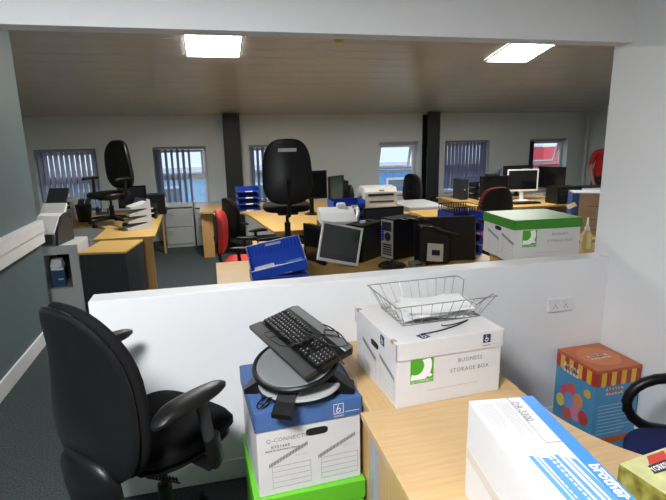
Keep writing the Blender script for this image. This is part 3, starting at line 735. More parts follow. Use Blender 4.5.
def squiggle(tr, name, m, sc, seed, cols=6, rows=2):
    rr = random.Random(seed); b = B()
    for r in range(rows):
        for k in range(cols):
            w = rr.uniform(.6, .95); h = rr.uniform(.65, 1)
            u, v = (k - cols / 2) * sc, (rows / 2 - r - 1) * sc * 1.3
            pts = [(u, v), (u + w * sc, v), (u + w * sc * .7, v + h * sc), (u + w * sc * .15, v + h * sc * 1.05)]
            b.bm.faces.new([b.bm.verts.new(tr(x, y)) for x, y in pts])
    b.build(name, m, t)
squiggle(lambda u, v: Vector((u * .9, v * .9, hh + .0020)), 'title_print', mat('cream_print', (.70, .66, .52), .4), .026, 1)
squiggle(lambda u, v: Vector((u * .9, v * .9 + .004, hh + .0024)), 'title_shade', INKNAVY, .014, 5, 7, 2)
squiggle(lambda u, v: Vector((-hw - .0016, .03 - u, hh - .075 + v)), 'title_print', mat('cream_print_2', (.72, .68, .55), .4), .026, 2, 5, 2)
squiggle(lambda u, v: Vector((-hw - .0020, .03 - u, hh - .075 + v)), 'title_shade', INKNAVY, .013, 8, 7, 2)
squiggle(lambda u, v: Vector((u - .02, -hd - .0016, hh - .13 + v)), 'title_print', mat('cream_print_3', (.72, .60, .40), .4), .02, 3, 6, 2)
squiggle(lambda u, v: Vector((u - .02, -hd - .0020, hh - .13 + v)), 'title_shade', RE, .011, 9, 8, 2)
for k, (yy, zz, r, col) in enumerate(((.07, .29, .042, (.62, .08, .16)), (.02, .33, .04, (.65, .10, .10)), (.03, .25, .052, (.16, .30, .62)), (-.04, .28, .045, (.70, .28, .10)), (-.03, .20, .05, (.62, .22, .35)), (-.09, .20, .045, (.50, .07, .06)), (.10, .22, .04, (.70, .60, .10)), (.04, .16, .04, (.60, .10, .08)))):
    B().prism(superellipse(r * .85, r, 2, 20), -hw - .0014 - .0003 * k, -hw, lambda u, v, w, y=yy, z=zz: Vector((w, y + u, z + v))).build('printed_balloon', mat('balloon_print_%d' % k, col, .35), t)
B().prism(superellipse(.026, .026, 2, 20), -hw - .0018, -hw, lambda u, v, w: Vector((w, -.105 + u, .36 + v))).build('price_burst', YE, t)
b = B()
for k in range(9): b.span((-.12, -hd - .0012, .30 - k * .022), (.11 - .03 * (k % 3), -hd, .306 - k * .022))
b.build('small_print', mat('pale_blue_print', (.28, .45, .60), .5), t)
B().span((-.125, -hd - .0016, .06), (.12, -hd, .10)).build('red_banner', OR, t)

# navy chair at the curved desk
office_chair('office_chair', 'navy blue seated office chair with black loop arms at the curved desk', (1.86, 1.40, 0), 66, back=BLKFAB, seat=NAVYFAB, arms='loop', sh=.50, bh=.5, bw=.42)

# ------------------------------------------------------------------ back room furniture
def desk(name, label, poly, z=DZ, top=OAK, panels=(), legs=(), th=.028, pm=OAKZ):
    t = thing(name, label, 'desk', (0, 0, 0))
    B().prism(poly, z - th, z).build('desk_top', top, t)
    for a, c in panels: B().span((*a, 0), (*c, z - th), .002).build('end_panel', pm, t)
    for x, y in legs: leg_post(t, x, y, z - th)
    return t
def rect(x0, y0, x1, y1): return [(x0, y0), (x1, y0), (x1, y1), (x0, y1)]
def arc_pts(cx, cy, r, a0, a1, n=8): return [(cx + r * math.cos(math.radians(a0 + (a1 - a0) * k / n)), cy + r * math.sin(math.radians(a0 + (a1 - a0) * k / n))) for k in range(n + 1)]
desk('corner_desk', 'oak corner desk with a swivel chair and a letter rack on it', [(-1.33, 6.05), (-.67, 6.05), (-.74, 8.55), (-2.7, 8.55), (-2.7, 7.1)] + arc_pts(-1.75, 6.65, .45, 90, 20, 6), panels=[((-1.30, 6.08), (-.70, 6.105)), ((-2.69, 7.2), (-2.66, 8.5)), ((-.80, 8.42), (-.77, 8.5))])
desk('corner_desk', 'oak corner desk carrying the stack of blue desk trays', [(-.19, 7.86), (.44, 7.62)] + [(.53, 7.2), (.58, 6.8), (.62, 6.4), (.70, 5.86)] + [(1.93, 5.86), (1.93, 8.7), (-.19, 8.7)], panels=[((-.17, 7.9), (-.0, 7.925)), ((-.17, 7.925), (-.145, 8.65)), ((.74, 5.9), (1.85, 5.925)), ((1.87, 8.1), (1.9, 8.65))])
desk('plain_desk', 'oak desk behind the half-height wall under the blue document tray', rect(0.0, 3.62, 2.42, 4.50), top=OAK, panels=[((.02, 3.66), (.045, 4.46)), ((2.36, 3.66), (2.385, 4.46))], pm=BEECHZ)
desk('plain_desk', 'oak desk with a swivel chair standing on its top', rect(.40, 4.53, 2.35, 5.38), top=OAK, panels=[((.42, 4.57), (.445, 5.34)), ((2.30, 4.57), (2.325, 5.34))], pm=BEECHZ)
desk('side_table', 'low oak table under the pale beige laser printer', rect(1.96, 6.62, 2.74, 7.55), panels=[((1.98, 6.65), (2.0, 7.5)), ((2.70, 6.65), (2.72, 7.5))])
desk('long_desk', 'oak desk with the white-framed monitor', rect(3.90, 6.62, 5.68, 8.25), panels=[((3.92, 6.66), (3.945, 8.2)), ((5.63, 6.66), (5.655, 8.2))])
desk('long_desk', 'oak desk heaped with black cables near the person', rect(5.72, 6.7, 7.5, 8.1), panels=[((5.74, 6.74), (5.765, 8.06)), ((7.45, 6.74), (7.475, 8.06))])
desk('plain_desk', 'oak desk carrying the blue and brown carton', rect(3.45, 4.3, 5.1, 5.35), panels=[((3.47, 4.34), (3.495, 5.31)), ((5.05, 4.34), (5.075, 5.31))])
def cupboard(name, label, cat, c, rz, w, d, h, bm_, topm=None, doors=True):
    t = thing(name, label, cat, (c[0], c[1], 0), rz); th = .022 if topm else 0
    B().span((-w / 2, -d / 2, 0), (w / 2, d / 2, h - th), .003).build('carcass', bm_, t)
    if topm: B().span((-w / 2 - .006, -d / 2 - .008, h - th), (w / 2 + .006, d / 2 + .004, h), .003).build('cabinet_top', topm, t)
    if doors:
        for s_ in (-1, 1):
            d_ = B().span((min(0, s_ * (w / 2 - .004)) + (.002 if s_ > 0 else 0), -d / 2 - .016, .03), (max(0, s_ * (w / 2 - .004)) - (.002 if s_ < 0 else 0), -d / 2, h - th - .01), .002).build('door', bm_, t)
            B().span((s_ * .03 - .006, -d / 2 - .03, h * .5), (s_ * .03 + .006, -d / 2 - .016, h * .5 + .1), .003).build('door_handle', GREYMET, d_)
    return t
cupboard('cupboard', 'oak cupboard against the half-height wall under the green-lidded box', 'cupboard', (2.66, 2.93), 0, 1.42, .54, .985, OAKZ, OAK, False)
cupboard('pedestal', 'charcoal pedestal cabinet with an oak top', 'cabinet', (-1.055, 5.62), -9, .45, .60, .73, CABDARK, OAK, False)
cupboard('storage_cabinet', 'pale grey steel cabinet with a flat empty top beside the beige printer', 'cabinet', (3.17, 7.40), 0, .62, .86, .76, CABBEIGE, None)
cupboard('storage_cabinet', 'low oak cabinet in front of the pale steel cabinet', 'cabinet', (3.12, 6.42), 0, .72, .62, .75, OAKZ, OAK)

# filing cabinets
def filing(label, x0, x1, y, h=.71, d=.6, m=CABGREY):
    w = x1 - x0; t = thing('filing_cabinet', label, 'filing cabinet', ((x0 + x1) / 2, y, 0), 0)
    B().span((-w / 2, 0, 0), (w / 2, d, h), .004).build('carcass', m, t)
    for k in range(2):
        z0 = .06 + k * (h - .11) / 2; z1 = z0 + (h - .11) / 2 - .012
        dr = B().span((-w / 2 + .012, -.016, z0), (w / 2 - .012, 0, z1), .003).build('drawer', m, t)
        hx = -w / 2 + .085
        b = B(); b.span((hx - .05, -.026, z1 - .12), (hx + .05, -.016, z1 - .112)); b.span((hx - .05, -.026, z1 - .06), (hx + .05, -.016, z1 - .052)); b.span((hx - .05, -.026, z1 - .112), (hx - .042, -.016, z1 - .06)); b.span((hx + .042, -.026, z1 - .112), (hx + .05, -.016, z1 - .06))
        b.build('label_holder', SILVER, dr)
    B().span((-w / 2 + .01, -.010, h - .035), (w / 2 - .01, .0, h - .02)).build('pull_slot', CABDARK, t)
filing('grey-green two-drawer steel filing cabinet under the half drawn blind', -.79, -.32, 8.86)
filing('pale grey filing cabinet wedged between its twin and the corner desk', -.29, .14, 8.90, .68, .6, CABBEIGE)

# grey cabinet with an open niche, by the end of the teal wall
t = thing('niche_cabinet', 'pale grey cabinet with an open niche behind the teal wall end', 'cabinet', (-1.66, 5.62, 0), 0)
w, d, h = .64, .46, .81; x0, x1, z0, z1 = -.00, .235, .36, .72
b = B()
b.span((-w / 2, -d / 2, 0), (w / 2, d / 2, z0)); b.span((-w / 2, -d / 2, z1), (w / 2, d / 2, h)); b.span((-w / 2, -d / 2, z0), (x0, d / 2, z1)); b.span((x1, -d / 2, z0), (w / 2, d / 2, z1)); b.span((x0, d / 2 - .03, z0), (x1, d / 2, z1))
b.build('carcass', CABBEIGE, t)
B().span((x0 + .001, -d / 2 + .02, z0), (x1 - .001, d / 2 - .031, z0 + .012)).build('niche_shelf', GREYMET, t)
B().span((x0 + .001, d / 2 - .036, z0 + .013), (x1 - .001, d / 2 - .031, z1 - .002)).build('niche_back', CABDARK, t)
t = thing('blue_packet', 'blue and white carton inside the niche of the pale grey cabinet', 'box', (-1.575, 5.50, .3725), 8)
B().span((-.06, -.05, 0), (.06, .05, .17), .003).build('carton', mat('deep_blue_print', (.02, .06, .17), .45), t)
B().box((0, 0, .185), (.115, .095, .03), Euler((0, .1, 0)), .004).build('white_flap', PAPER, t)
B().span((.0, -.0512, .07), (.045, -.05, .085)).build('label_strip', LIGHTGREYP, t)
t = thing('paper_bundle', 'folded white papers on top of the blue carton in the niche', 'paper', (-1.575, 5.51, .5755), -6)
for k in range(3): B().box((0, 0, .013 + .0255 * k), (.11 - .008 * k, .10, .024), Euler((0, 0, .1 * k)), .003).build('folded_sheet', PAPER, t)

# document scanner on that cabinet
t = thing('document_scanner', 'white and charcoal sheet-fed scanner on the pale grey cabinet', 'scanner', (-1.60, 5.60, .81), -10)
def T(x): return lambda a, b_, c: Vector((c, a, b_))
b = B().prism([(-.20, 0), (.16, 0), (.17, .20), (.05, .30), (-.06, .27), (-.17, .13)], -.13, -.105, T(0)); b.prism([(-.20, 0), (.16, 0), (.17, .20), (.05, .30), (-.06, .27), (-.17, .13)], .105, .13, T(0)); b.build('side_cheek', DKGREYP, t)
B().prism([(-.215, .0), (.15, 0), (.16, .20), (.05, .285), (-.06, .255), (-.205, .11)], -.105, .105, T(0)).build('body', MIDGREY, t)
B().prism([(-.215, .115), (-.055, .262), (.05, .292), (.055, .305), (-.06, .280), (-.225, .13)], -.11, .11, T(0)).build('top_cover', PLASTW, t)
B().prism([(-.225, .02), (-.218, .115), (-.212, .115), (-.215, .02)], -.09, .09, T(0)).build('front_slot', DKGREYP, t)
B().box((.03, -.12, .222), (.05, .04, .004), Euler((math.radians(42), 0, 0)), .001).build('display', SCR, t)
B().prism([(.04, .27), (.26, .53), (.275, .52), (.07, .25)], -.10, .10, T(0)).build('paper_support', DKGREYP, t)
B().prism([(.02, .29), (.11, .39), (.135, .37), (.06, .27)], -.12, .12, T(0)).build('chute', PLASTW, t)

# chairs in the back room
office_chair('office_chair', 'black swivel chair standing on the corner desk by the far wall', (-1.29, 7.10, DZ + .001), 142, back=BLKLEA, sh=.42, bh=.65, bw=.44, tag_label=False, lean=4, zoff=.03)
office_chair('office_chair', 'black swivel chair with a pale slot in its back standing on an oak desk', (.72, 4.90, DZ + .001), -3, back=BLKFAB, sh=.44, bh=.61, bw=.47, tag_label=True, lean=4, arms=None, top_w=-.08, zoff=.03)
office_chair('office_chair', 'red and black swivel chair near the two-drawer filing cabinets', (.30, 5.60, 0), -100, back=REDFAB, seat=REDFAB, sh=.48, bh=.50, bw=.44)
office_chair('office_chair', 'black swivel chair between the red chair and the blue desk trays', (.42, 6.50, 0), -70, back=BLKFAB, sh=.50, bh=.52, bw=.46)
office_chair('office_chair', 'dark red chair just behind the half-height wall', (-.06, 3.12, 0), -25, back=DKREDFAB, sh=.44, bh=.46, bw=.32, arms=None)
office_chair('office_chair', 'black chair with a burgundy edged back at the long oak desk', (3.36, 5.66, 0), 6, back=DKREDFAB, shell=BLKPL, sh=.55, bh=.56, bw=.50, lean=6)
office_chair('office_chair', 'dark grey swivel chair beside the column at the closed blind', (3.78, 8.72, 0), -60, back=mat('charcoal_fabric', (.04, .04, .055), .8), sh=.52, bh=.54, bw=.42)

# ------------------------------------------------------------------ screens, computers, printers
def monitor(name, label, loc, rz, w, h, bez=BLKPL, scr=SCR, stand=.10, tilt=0, roll=0, fr_=.018, cat='monitor', group=None, depth=.045):
    """screen faces local -Y, origin at the foot"""
    t = thing(name, label, cat, loc, rz, group)
    if stand:
        B().lathe([(.0, 0), (.11, 0), (.115, .006), (.08, .016), (.0, .02)], n=28).build('foot', bez, t, True)
        B().box((0, .015, stand * .5 + .03), (.06, .03, stand + .06), None, .006).build('neck', bez, t)
    hd = bpy.data.objects.new('head', None)
    R = Euler((math.radians(-tilt), math.radians(roll), 0))
    M = Matrix.Translation((0, 0, stand)) @ R.to_matrix().to_4x4()
    def put(b, nm, m, par=t):
        o = b.build(nm, m, par)
        for v in o.data.vertices: v.co = M @ v.co
        return o
    b = B(); b.span((-w / 2, -.012, 0), (-w / 2 + fr_, .006, h), .003); b.span((w / 2 - fr_, -.012, 0), (w / 2, .006, h), .003); b.span((-w / 2 + fr_, -.012, 0), (w / 2 - fr_, .006, fr_ * 1.3), .003); b.span((-w / 2 + fr_, -.012, h - fr_), (w / 2 - fr_, .006, h), .003)
    put(b, 'bezel', bez)
    put(B().span((-w / 2 + fr_, -.006, fr_ * 1.3), (w / 2 - fr_, .004, h - fr_)), 'screen', scr)
    put(B().prism([(-w / 2 + .002, .004), (w / 2 - .002, .004), (w / 2 - .03, depth), (-w / 2 + .03, depth)], .004, h - .004), 'rear_case', bez if bez is not SILVER else BLKPL)
    return t
def tower(name, label, loc, rz, w=.18, d=.42, h=.40, rear=False, m=BLKPL, lying=None):
    t = thing(name, label, 'computer', loc, rz)   # panel side is local -Y
    B().span((-w / 2, -d / 2, 0), (w / 2, d / 2, h), .004).build('case', m, t)
    if rear:
        p = B().span((-w / 2 + .01, -d / 2 - .004, .012), (w / 2 - .01, -d / 2, h - .012), .001).build('rear_panel', SILVER, t)
        for k in range(5): B().span((-.05, -d / 2 - .007, .04 + k * .022), (.06, -d / 2 - .004, .054 + k * .022)).build('slot_cover', DKGREYP, p)
        B().lathe([(.0, -.003), (.036, -.003), (.04, 0), (.0, .001)], c=(.01, -d / 2 - .005, h * .56), R=Matrix.Rotation(R90, 3, 'X')).build('fan_grille', DKGREYP, p, True)
        B().span((-.06, -d / 2 - .008, h - .11), (.055, -d / 2 - .004, h - .03)).build('power_supply', DKGREYP, p)
        b = B()
        for k in range(6): b.span((-.07, -d / 2 - .010, .17 + k * .022), (-.035, -d / 2 - .004, .186 + k * .022))
        b.build('port_block', BLUEPL, p)
    else:
        for k in range(2): B().span((-w / 2 + .018, -d / 2 - .006, h - .07 - k * .055), (w / 2 - .018, -d / 2, h - .03 - k * .055), .002).build('drive_bay', DKGREYP, t)
        B().lathe([(.0, -.004), (.010, -.004), (.012, 0), (.0, .001)], c=(0, -d / 2 - .003, h * .5), R=Matrix.Rotation(R90, 3, 'X')).build('power_button', SILVER, t, True)
        b = B()
        for k in range(8): b.span((-w / 2 + .03, -d / 2 - .003, .04 + k * .012), (w / 2 - .03, -d / 2, .045 + k * .012))
        b.build('air_vent', DKGREYP, t)
    return t
def small_keyboard(label, loc, rz, m=BLKPL):
    t = thing('keyboard', label, 'keyboard', loc, rz)
    B().box((0, 0, .011), (.44, .15, .022), None, .004).build('case', m, t)
    b = B()
    for r in range(5):
        for k in range(18): b.box((-.203 + k * .0235, -.055 + r * .026, .026), (.019, .021, .008))
    b.build('keycaps', KEYM, t, kind='stuff')
def tray_stack(label, loc, rz, n, w=.26, d=.34, pitch=.075, m=BLUEPL, cat='desk trays', post=True, paper=True, group=None, fl_=.012, name='desk_tray_stack'):
    t = thing(name, label, cat, loc, rz, group)
    for k in range(n):
        z = k * pitch; b = B()
        b.span((-w / 2, -d / 2, z), (w / 2, d / 2, z + .004)); b.span((-w / 2, -d / 2, z), (-w / 2 + .004, d / 2, z + pitch * .72)); b.span((w / 2 - .004, -d / 2, z), (w / 2, d / 2, z + pitch * .72)); b.span((-w / 2, d / 2 - .004, z), (w / 2, d / 2, z + pitch * .72)); b.span((-w / 2, -d / 2, z), (w / 2, -d / 2 + .004, z + .022))
        tr = b.build('tray', m, t)
        if paper: B().span((-.05, -d / 2 - .001, z + .004), (.06, -d / 2, z + .02)).build('label_strip', PAPER, tr)
    if post:
        for sx in (-1, 1):
            for sy in (-1, 1): B().cyl((sx * (w / 2 - .012), sy * (d / 2 - .012), 0), (sx * (w / 2 - .012), sy * (d / 2 - .012), pitch * n - .02), .005, n=8).build('riser', m, t)
    return t

# left corner desk
t = thing('letter_rack', 'pale grey four-tier letter rack on the oak corner desk', 'letter rack', (-.94, 6.66, DZ), -66)
B().prism([(.10, 0), (.16, 0), (.16, .36), (.12, .38)], .09, .115, lambda a, b_, c: Vector((c, a, b_))).build('side_panel', LIGHTGREYP, t)
B().prism([(-.12, 0), (.16, 0), (.16, .36), (.05, .38)], -.115, -.09, lambda a, b_, c: Vector((c, a, b_))).build('side_panel', DKGREYP, t)  # far side coloured dark to stand in for shade between the shelves
for k in range(4):
    B().prism([(-.14 + .02 * k, .002 + .085 * k), (.15, .002 + .085 * k), (.15, .078 + .085 * k), (.11, .078 + .085 * k), (-.14 + .02 * k, .030 + .085 * k)], -.09, .112, lambda a, b_, c: Vector((c, a, b_))).build('shelf', LIGHTGREYP, t)
B().span((-.09, .15, .01), (.09, .16, .36)).build('back_panel', DKGREYP, t)
t = tower('desktop_computer', 'grey desktop computer lying on the corner desk near the window', (-2.04, 7.72, DZ), 0, .34, .40, .31, False, CABGREY)
t = thing('waste_bin', 'black bin of odds and ends standing on the corner desk', 'bin', (-1.72, 7.50, DZ))
B().lathe([(.0, 0), (.085, 0), (.105, .24), (.098, .24), (.08, .012), (.0, .012)]).build('bin_body', BLKPL, t, True)
for k, (a, r) in enumerate(((.3, .05), (2.2, .04), (4.0, .055))): B().box((r * math.cos(a), r * math.sin(a), .24), (.06, .025, .16), Euler((.3 * math.sin(a), .4 * math.cos(a), a)), .008).build('discarded_part', DKGREYP, t)
monitor('monitor', 'black monitor on the corner desk behind the letter rack', (-1.16, 8.10, DZ), -6, .42, .34, stand=.08)
tray_stack('black paper trays between letter rack and filing cabinet', (-.86, 7.55, DZ), 0, 3, .18, .30, .07, DKGREYP)
t = thing('desk_telephone', 'dark desk telephone on the oak corner desk', 'telephone', (-1.62, 8.2, DZ), 10)
B().prism([(-.10, 0), (.10, 0), (.10, .07), (-.10, .03)], -.09, .09, lambda a, b_, c: Vector((c, a, b_))).build('base', DKGREYP, t)
B().tube([(-.07, -.09, .06), (-.075, -.05, .085), (-.075, .05, .10), (-.07, .09, .09)], [.024, .016, .016, .024], 8).build('handset', BLKPL, t, True)
b = B()
for r in range(4):
    for k in range(3): b.box((.0 + k * .025, -.055 + r * .028, .05 + r * .009), (.016, .016, .012))
b.build('keypad', LIGHTGREYP, t, kind='stuff')
for k in range(3):
    t = thing('lever_file', ['black lever file beside the desk telephone', 'dark lever file between two other files at the desk edge', 'dark lever file closest to the filing cabinet'][k], 'binder', (-.80, 7.85 + k * .085, DZ), 90, 'lever files on the corner desk')
    B().span((-.04, -.13, 0), (.04, .13, .30), .003).build('cover', (BLKPL, DKGREYP, BLKPL)[k], t); B().span((-.028, -.1312, .10), (.028, -.13, .24)).build('spine_label', PAPER, t)

# blue trays by the column
tray_stack('stack of four blue desk trays beside the dark column', (.545, 7.85, DZ), 4, 4, .33, .30, .095)
t = thing('pen_pot', 'black mesh pen pot next to the stack of blue trays', 'pen pot', (.83, 7.75, DZ))
B().lathe([(.0, 0), (.045, 0), (.045, .11), (.040, .11), (.040, .006), (.0, .006)]).build('pot', BLKPL, t, True)
for k in range(3): B().cyl((.01 * k - .01, .0, .01), (.02 * k - .02, .012 * k, .17), .004, n=8).build('pen', (BLUEPL, DKGREYP, PLASTW)[k], t)

# blue document tray near the half wall, on top of another blue tray
t = thing('document_tray', 'deep blue crate under the tilted blue document tray', 'tray', (.47, 3.78, DZ), 2)
def open_tray(t, w, d, h, m, slots=True, th=.006, flare=.02):
    V = lambda x, y, z: (x * (1 + flare * z / h * 4), y * (1 + flare * z / h * 4), z)
    b = B(); b.span((-w / 2, -d / 2, 0), (w / 2, d / 2, th)); b.build('tray_floor', m, t)
    for sx, sy in ((1, 0), (-1, 0), (0, 1), (0, -1)):
        b = B()
        if sx: b.span((sx * (w / 2 - th), -d / 2, 0), (sx * w / 2, d / 2, h))
        else: b.span((-w / 2 + th, sy * (d / 2 - th), 0), (w / 2 - th, sy * d / 2, h))
        sd = b.build('tray_wall', m, t)
    b = B().tube([(-w / 2, -d / 2, h), (w / 2, -d / 2, h), (w / 2, d / 2, h), (-w / 2, d / 2, h)], .006, 6, True); b.build('rolled_rim', m, t)
open_tray(t, .42, .30, .06, BLUEPL)
t = thing('document_tray', 'royal blue ribbed document tray tilted towards the half-height wall', 'tray', (.455, 3.70, .894), 0, rot=(math.radians(25), math.radians(-10), math.radians(-3)))
ROYAL = mat('royal_blue_plastic', (.02, .075, .50), .35)
open_tray(t, .41, .31, .09, ROYAL)
for k in range(14): B().box((-.18 + k * .028, .146, .048), (.004, .006, .075)).build('rib', mat('rim_blue', (.08, .16, .55), .4) if k == 0 else bpy.data.materials['rim_blue'], t)
B().tube([(-.205, -.155, .092), (.205, -.155, .092), (.205, .155, .092), (-.205, .155, .092)], .004, 6, True).build('worn_rim', LIGHTGREYP, t)
B().box((0, .142, .075), (.12, .002, .022), None).build('label_strip', LIGHTGREYP, t)
B().box((-.10, -.08, .012), (.15, .13, .004), Euler((0, 0, .05)), 0).build('leaflet', PAPER, t)
B().box((.03, -.10, .010), (.12, .11, .004), Euler((0, 0, -.1)), 0).build('leaflet', mat('pale_blue_leaflet', (.25, .40, .68), .5), t)
B().box((.13, -.09, .014), (.12, .12, .004), Euler((0, 0, .1)), 0).build('leaflet', mat('sky_leaflet', (.16, .30, .62), .5), t)

# on the two beech desks
monitor('monitor', 'silver framed square monitor leaning back among the computers', (.986, 3.95, .783), 4.6, .375, .33, SILVER, SCR, stand=.0, tilt=12.8, roll=14.9, fr_=.020)
monitor('monitor', 'black thin monitor standing edge-on beside the silver framed one', (.86, 4.26, DZ), -70, .34, .33, BLKPL, SCR, stand=.0, tilt=0, roll=0)
tower('desktop_computer', 'black computer tower right behind the silver framed monitor', (1.33, 4.27, DZ), -52, .18, .34, .33)
tower('desktop_computer', 'black computer tower with its silver rear panel turned to the blue tray', (1.64, 4.22, DZ), -66, .17, .30, .37, True)
monitor('monitor', 'large black monitor seen from behind leaning by the blue crates', (1.98, 3.97, DZ + .004), 172, .56, .385, BLKPL, SCR, stand=0, tilt=-6, roll=0, depth=.06)
t = thing('monitor_arm_plate', 'grey steel mounting plate on a black arm in front of the large monitor', 'bracket', (1.77, 3.77, DZ), 14)
B().box((.02, 0, .125), (.17, .012, .15), Euler((-.18, math.radians(10), 0)), .004).build('plate', SILVER, t)
B().box((.02, -.010, .125), (.085, .006, .045), Euler((-.18, math.radians(10), 0)), .002).build('slot', HOLE, t)
B().box((.05, .045, .18), (.30, .04, .30), Euler((-.18, math.radians(10), 0)), .01).build('arm_body', BLKPL, t)
B().tube([(-.14, .03, .37), (-.02, .02, .36), (.10, .0, .30), (.26, -.01, .255)], .008, 8).build('release_bar', DKGREYP, t, True)
t = thing('network_box', 'small grey plastic box in front of the silver-backed tower', 'adapter', (1.66, 3.86, DZ), 4)
B().box((0, 0, .02), (.13, .09, .04), None, .008).build('case', MIDGREY, t); B().span((-.03, -.047, .012), (.03, -.045, .028)).build('port', HOLE, t)
tray_stack('stack of blue office trays beside the green-lidded box', (2.24, 4.22, DZ), 0, 4, .30, .32, .105)
t = thing('mesh_tray', 'black mesh letter tray on top of the stack of blue office trays', 'letter tray', (2.24, 4.22, DZ + .403), 0)
b = B()
for k in range(12): b.box((-.14 + k * .0255, -.155, .022), (.006, .004, .044)); b.box((-.14 + k * .0255, .155, .022), (.006, .004, .044)); b.box((-.14 + k * .0255, 0, .002), (.006, .31, .003))
b.tube([(-.15, -.155, .046), (.15, -.155, .046), (.15, .155, .046), (-.15, .155, .046)], .004, 6, True); b.build('mesh', BLKPL, t)
t = thing('multifunction_printer', 'grey and black printer with an open lid behind the swivel chair on the desk', 'printer', (1.30, 5.14, DZ), -5)
B().span((-.21, -.19, 0), (.21, .19, .20), .012).build('body', BLKPL, t)
B().prism([(-.20, .20), (.19, .20), (.19, .30), (.10, .345), (-.05, .30), (-.20, .23)], -.20, .17, lambda a, b_, c: Vector((c, a, b_))).build('top_cover', LIGHTGREYP, t)
B().span((-.16, -.20, .11), (.14, -.19, .16)).build('output_slot', HOLE, t)
B().box((.05, -.24, .10), (.24, .10, .008), Euler((.15, 0, 0)), .002).build('output_tray', LIGHTGREYP, t)
B().lathe([(.0, 0), (.05, 0), (.055, .02), (.045, .05), (.0, .055)], c=(.05, .10, .335)).build('paper_roll_cap', PLASTW, t, True)
B().tube([(.17, -.15, .20), (.20, -.10, .30), (.215, .02, .33), (.215, .15, .31), (.21, .18, .05)], .020, 8).build('side_rail', LIGHTGREYP, t, True)
t = tower('desktop_computer', 'wide black desktop computer lying flat behind the silver framed monitor', (1.77, 4.98, DZ), 3, .46, .40, .17)
t = monitor('flat_panel', 'black flat panel standing on the wide desktop computer', (1.77, 5.02, DZ + .1705), 3, .46, .175, BLKPL, DKGREYP, stand=0, cat='monitor')
t = thing('desk_tray_stack', 'three blue desk trays in front of the green-screened monitor', 'desk trays', (1.68, 6.20, DZ), 2)
for k in range(3):
    b = B(); z = k * .10; b.span((-.21, -.15, z), (.21, .15, z + .006)); b.span((-.21, -.15, z), (.21, -.144, z + .055)); b.span((-.21, .144, z), (.21, .15, z + .095)); b.span((-.21, -.144, z), (-.204, .144, z + .095)); b.span((.204, -.144, z), (.21, .144, z + .095))
    o = b.build('tray', BLUEPL, t); B().span((.02, -.1512, z + .012), (.11, -.15, z + .042)).build('label_strip', PAPER, o)
monitor('monitor', 'black monitor with a green-grey screen on the oak corner desk', (1.66, 6.62, DZ), 42, .34, .34, BLKPL, SCRTEAL, stand=.23, fr_=.02)
monitor('monitor', 'tall black monitor on the oak corner desk behind the swivel chair', (1.40, 7.05, DZ), 5, .46, .40, BLKPL, SCR, stand=.22)
tower('desktop_computer', 'black computer tower on the corner desk beside the beige printer', (1.83, 7.12, DZ), 0, .17, .40, .47)
t = thing('loudspeaker', 'dark rounded loudspeaker beside the beige printer', 'loudspeaker', (2.04, 7.30, DZ), 0)
B().pad(superellipse(.06, .19, 2.6, 28), .12, .01, .01, .3, lambda u, v, w: Vector((u, w, v + .19))).build('cabinet', DKGREYP, t, True)
B().lathe([(.0, -.004), (.04, -.004), (.045, 0), (.0, .002)], c=(0, -.062, .13), R=Matrix.Rotation(R90, 3, 'X')).build('speaker_cone', BLKPL, t, True)
t = thing('laser_printer', 'pale beige laser printer on the low oak table', 'printer', (2.38, 7.02, DZ), -4)
B().prism([(-.20, 0), (.22, 0), (.22, .30), (.12, .37), (-.14, .36), (-.20, .30)], -.24, .24, lambda a, b_, c: Vector((c, a, b_))).build('body', BEIGEP, t)
B().span((-.19, -.206, .245), (.19, -.2, .275)).build('output_slot', HOLE, t); B().span((-.17, -.206, .155), (.19, -.2, .175)).build('feed_slot', DKGREYP, t)
B().span((-.22, -.212, .01), (.22, -.2, .12), .004).build('paper_drawer', BEIGEP, t); B().span((-.03, -.203, .315), (.05, -.2, .33)).build('badge', DKGREYP, t)

# green-lidded box on the cupboard
t, lo = storage_box('storage_box', 'white storage box with a bright green lid on the oak cupboard', (2.135, 3.01, .9855), -3.5, .475, .42, .285, CARDGREEN, .062)
business_print(t, .475, .42, .285, .062)
# pale yellow glue bottle
t = thing('glue_bottle', 'pale yellow nozzle bottle beside the green-lidded box', 'bottle', (2.64, 3.05, .9855), 0)
B().lathe([(.0, 0), (.032, 0), (.036, .012), (.034, .10), (.024, .125), (.018, .13), (.0, .131)]).build('bottle_body', YELP, t, True)
B().lathe([(.0, .130), (.020, .130), (.019, .155), (.010, .165), (.005, .225), (.0, .228)]).build('nozzle', mat('cream_plastic', (.78, .74, .62), .35), t, True)
t = thing('paper_cup', 'crumpled white cup beside the pale yellow bottle', 'cup', (2.735, 3.00, .9855), 0)
B().lathe([(.0, 0), (.026, 0), (.036, .075), (.033, .075), (.024, .004), (.0, .004)]).build('cup', PLASTW, t, True)

# blue and brown carton
t = thing('carton', 'brown and blue cardboard carton with an open flap near the person', 'box', (4.22, 4.86, DZ), -30)
B().span((-.22, -.16, 0), (.30, .16, .42), .003).build('carton_body', CARDB, t)
B().span((-.2212, -.1612, .0), (-.15, .1612, .419)).build('blue_print_panel', mat('carton_blue_print', (.02, .07, .28), .5, var=.3, scale=14), t)
B().span((-.2, -.14, .4195), (.29, .14, .4225)).build('tape_top', mat('pale_tape', (.52, .56, .66), .4), t)
B().box((-.23, -.19, .28), (.10, .06, .004), Euler((.7, -.4, .2)), 0).build('open_flap', mat('pale_card_flap', (.70, .60, .38), .7), t)
for z in (.12, .27): B().span((-.06, -.1606, z), (.25, -.16, z + .006)).build('printed_line', mat('brown_ink', (.16, .10, .06), .7) if z < .2 else bpy.data.materials['brown_ink'], t)

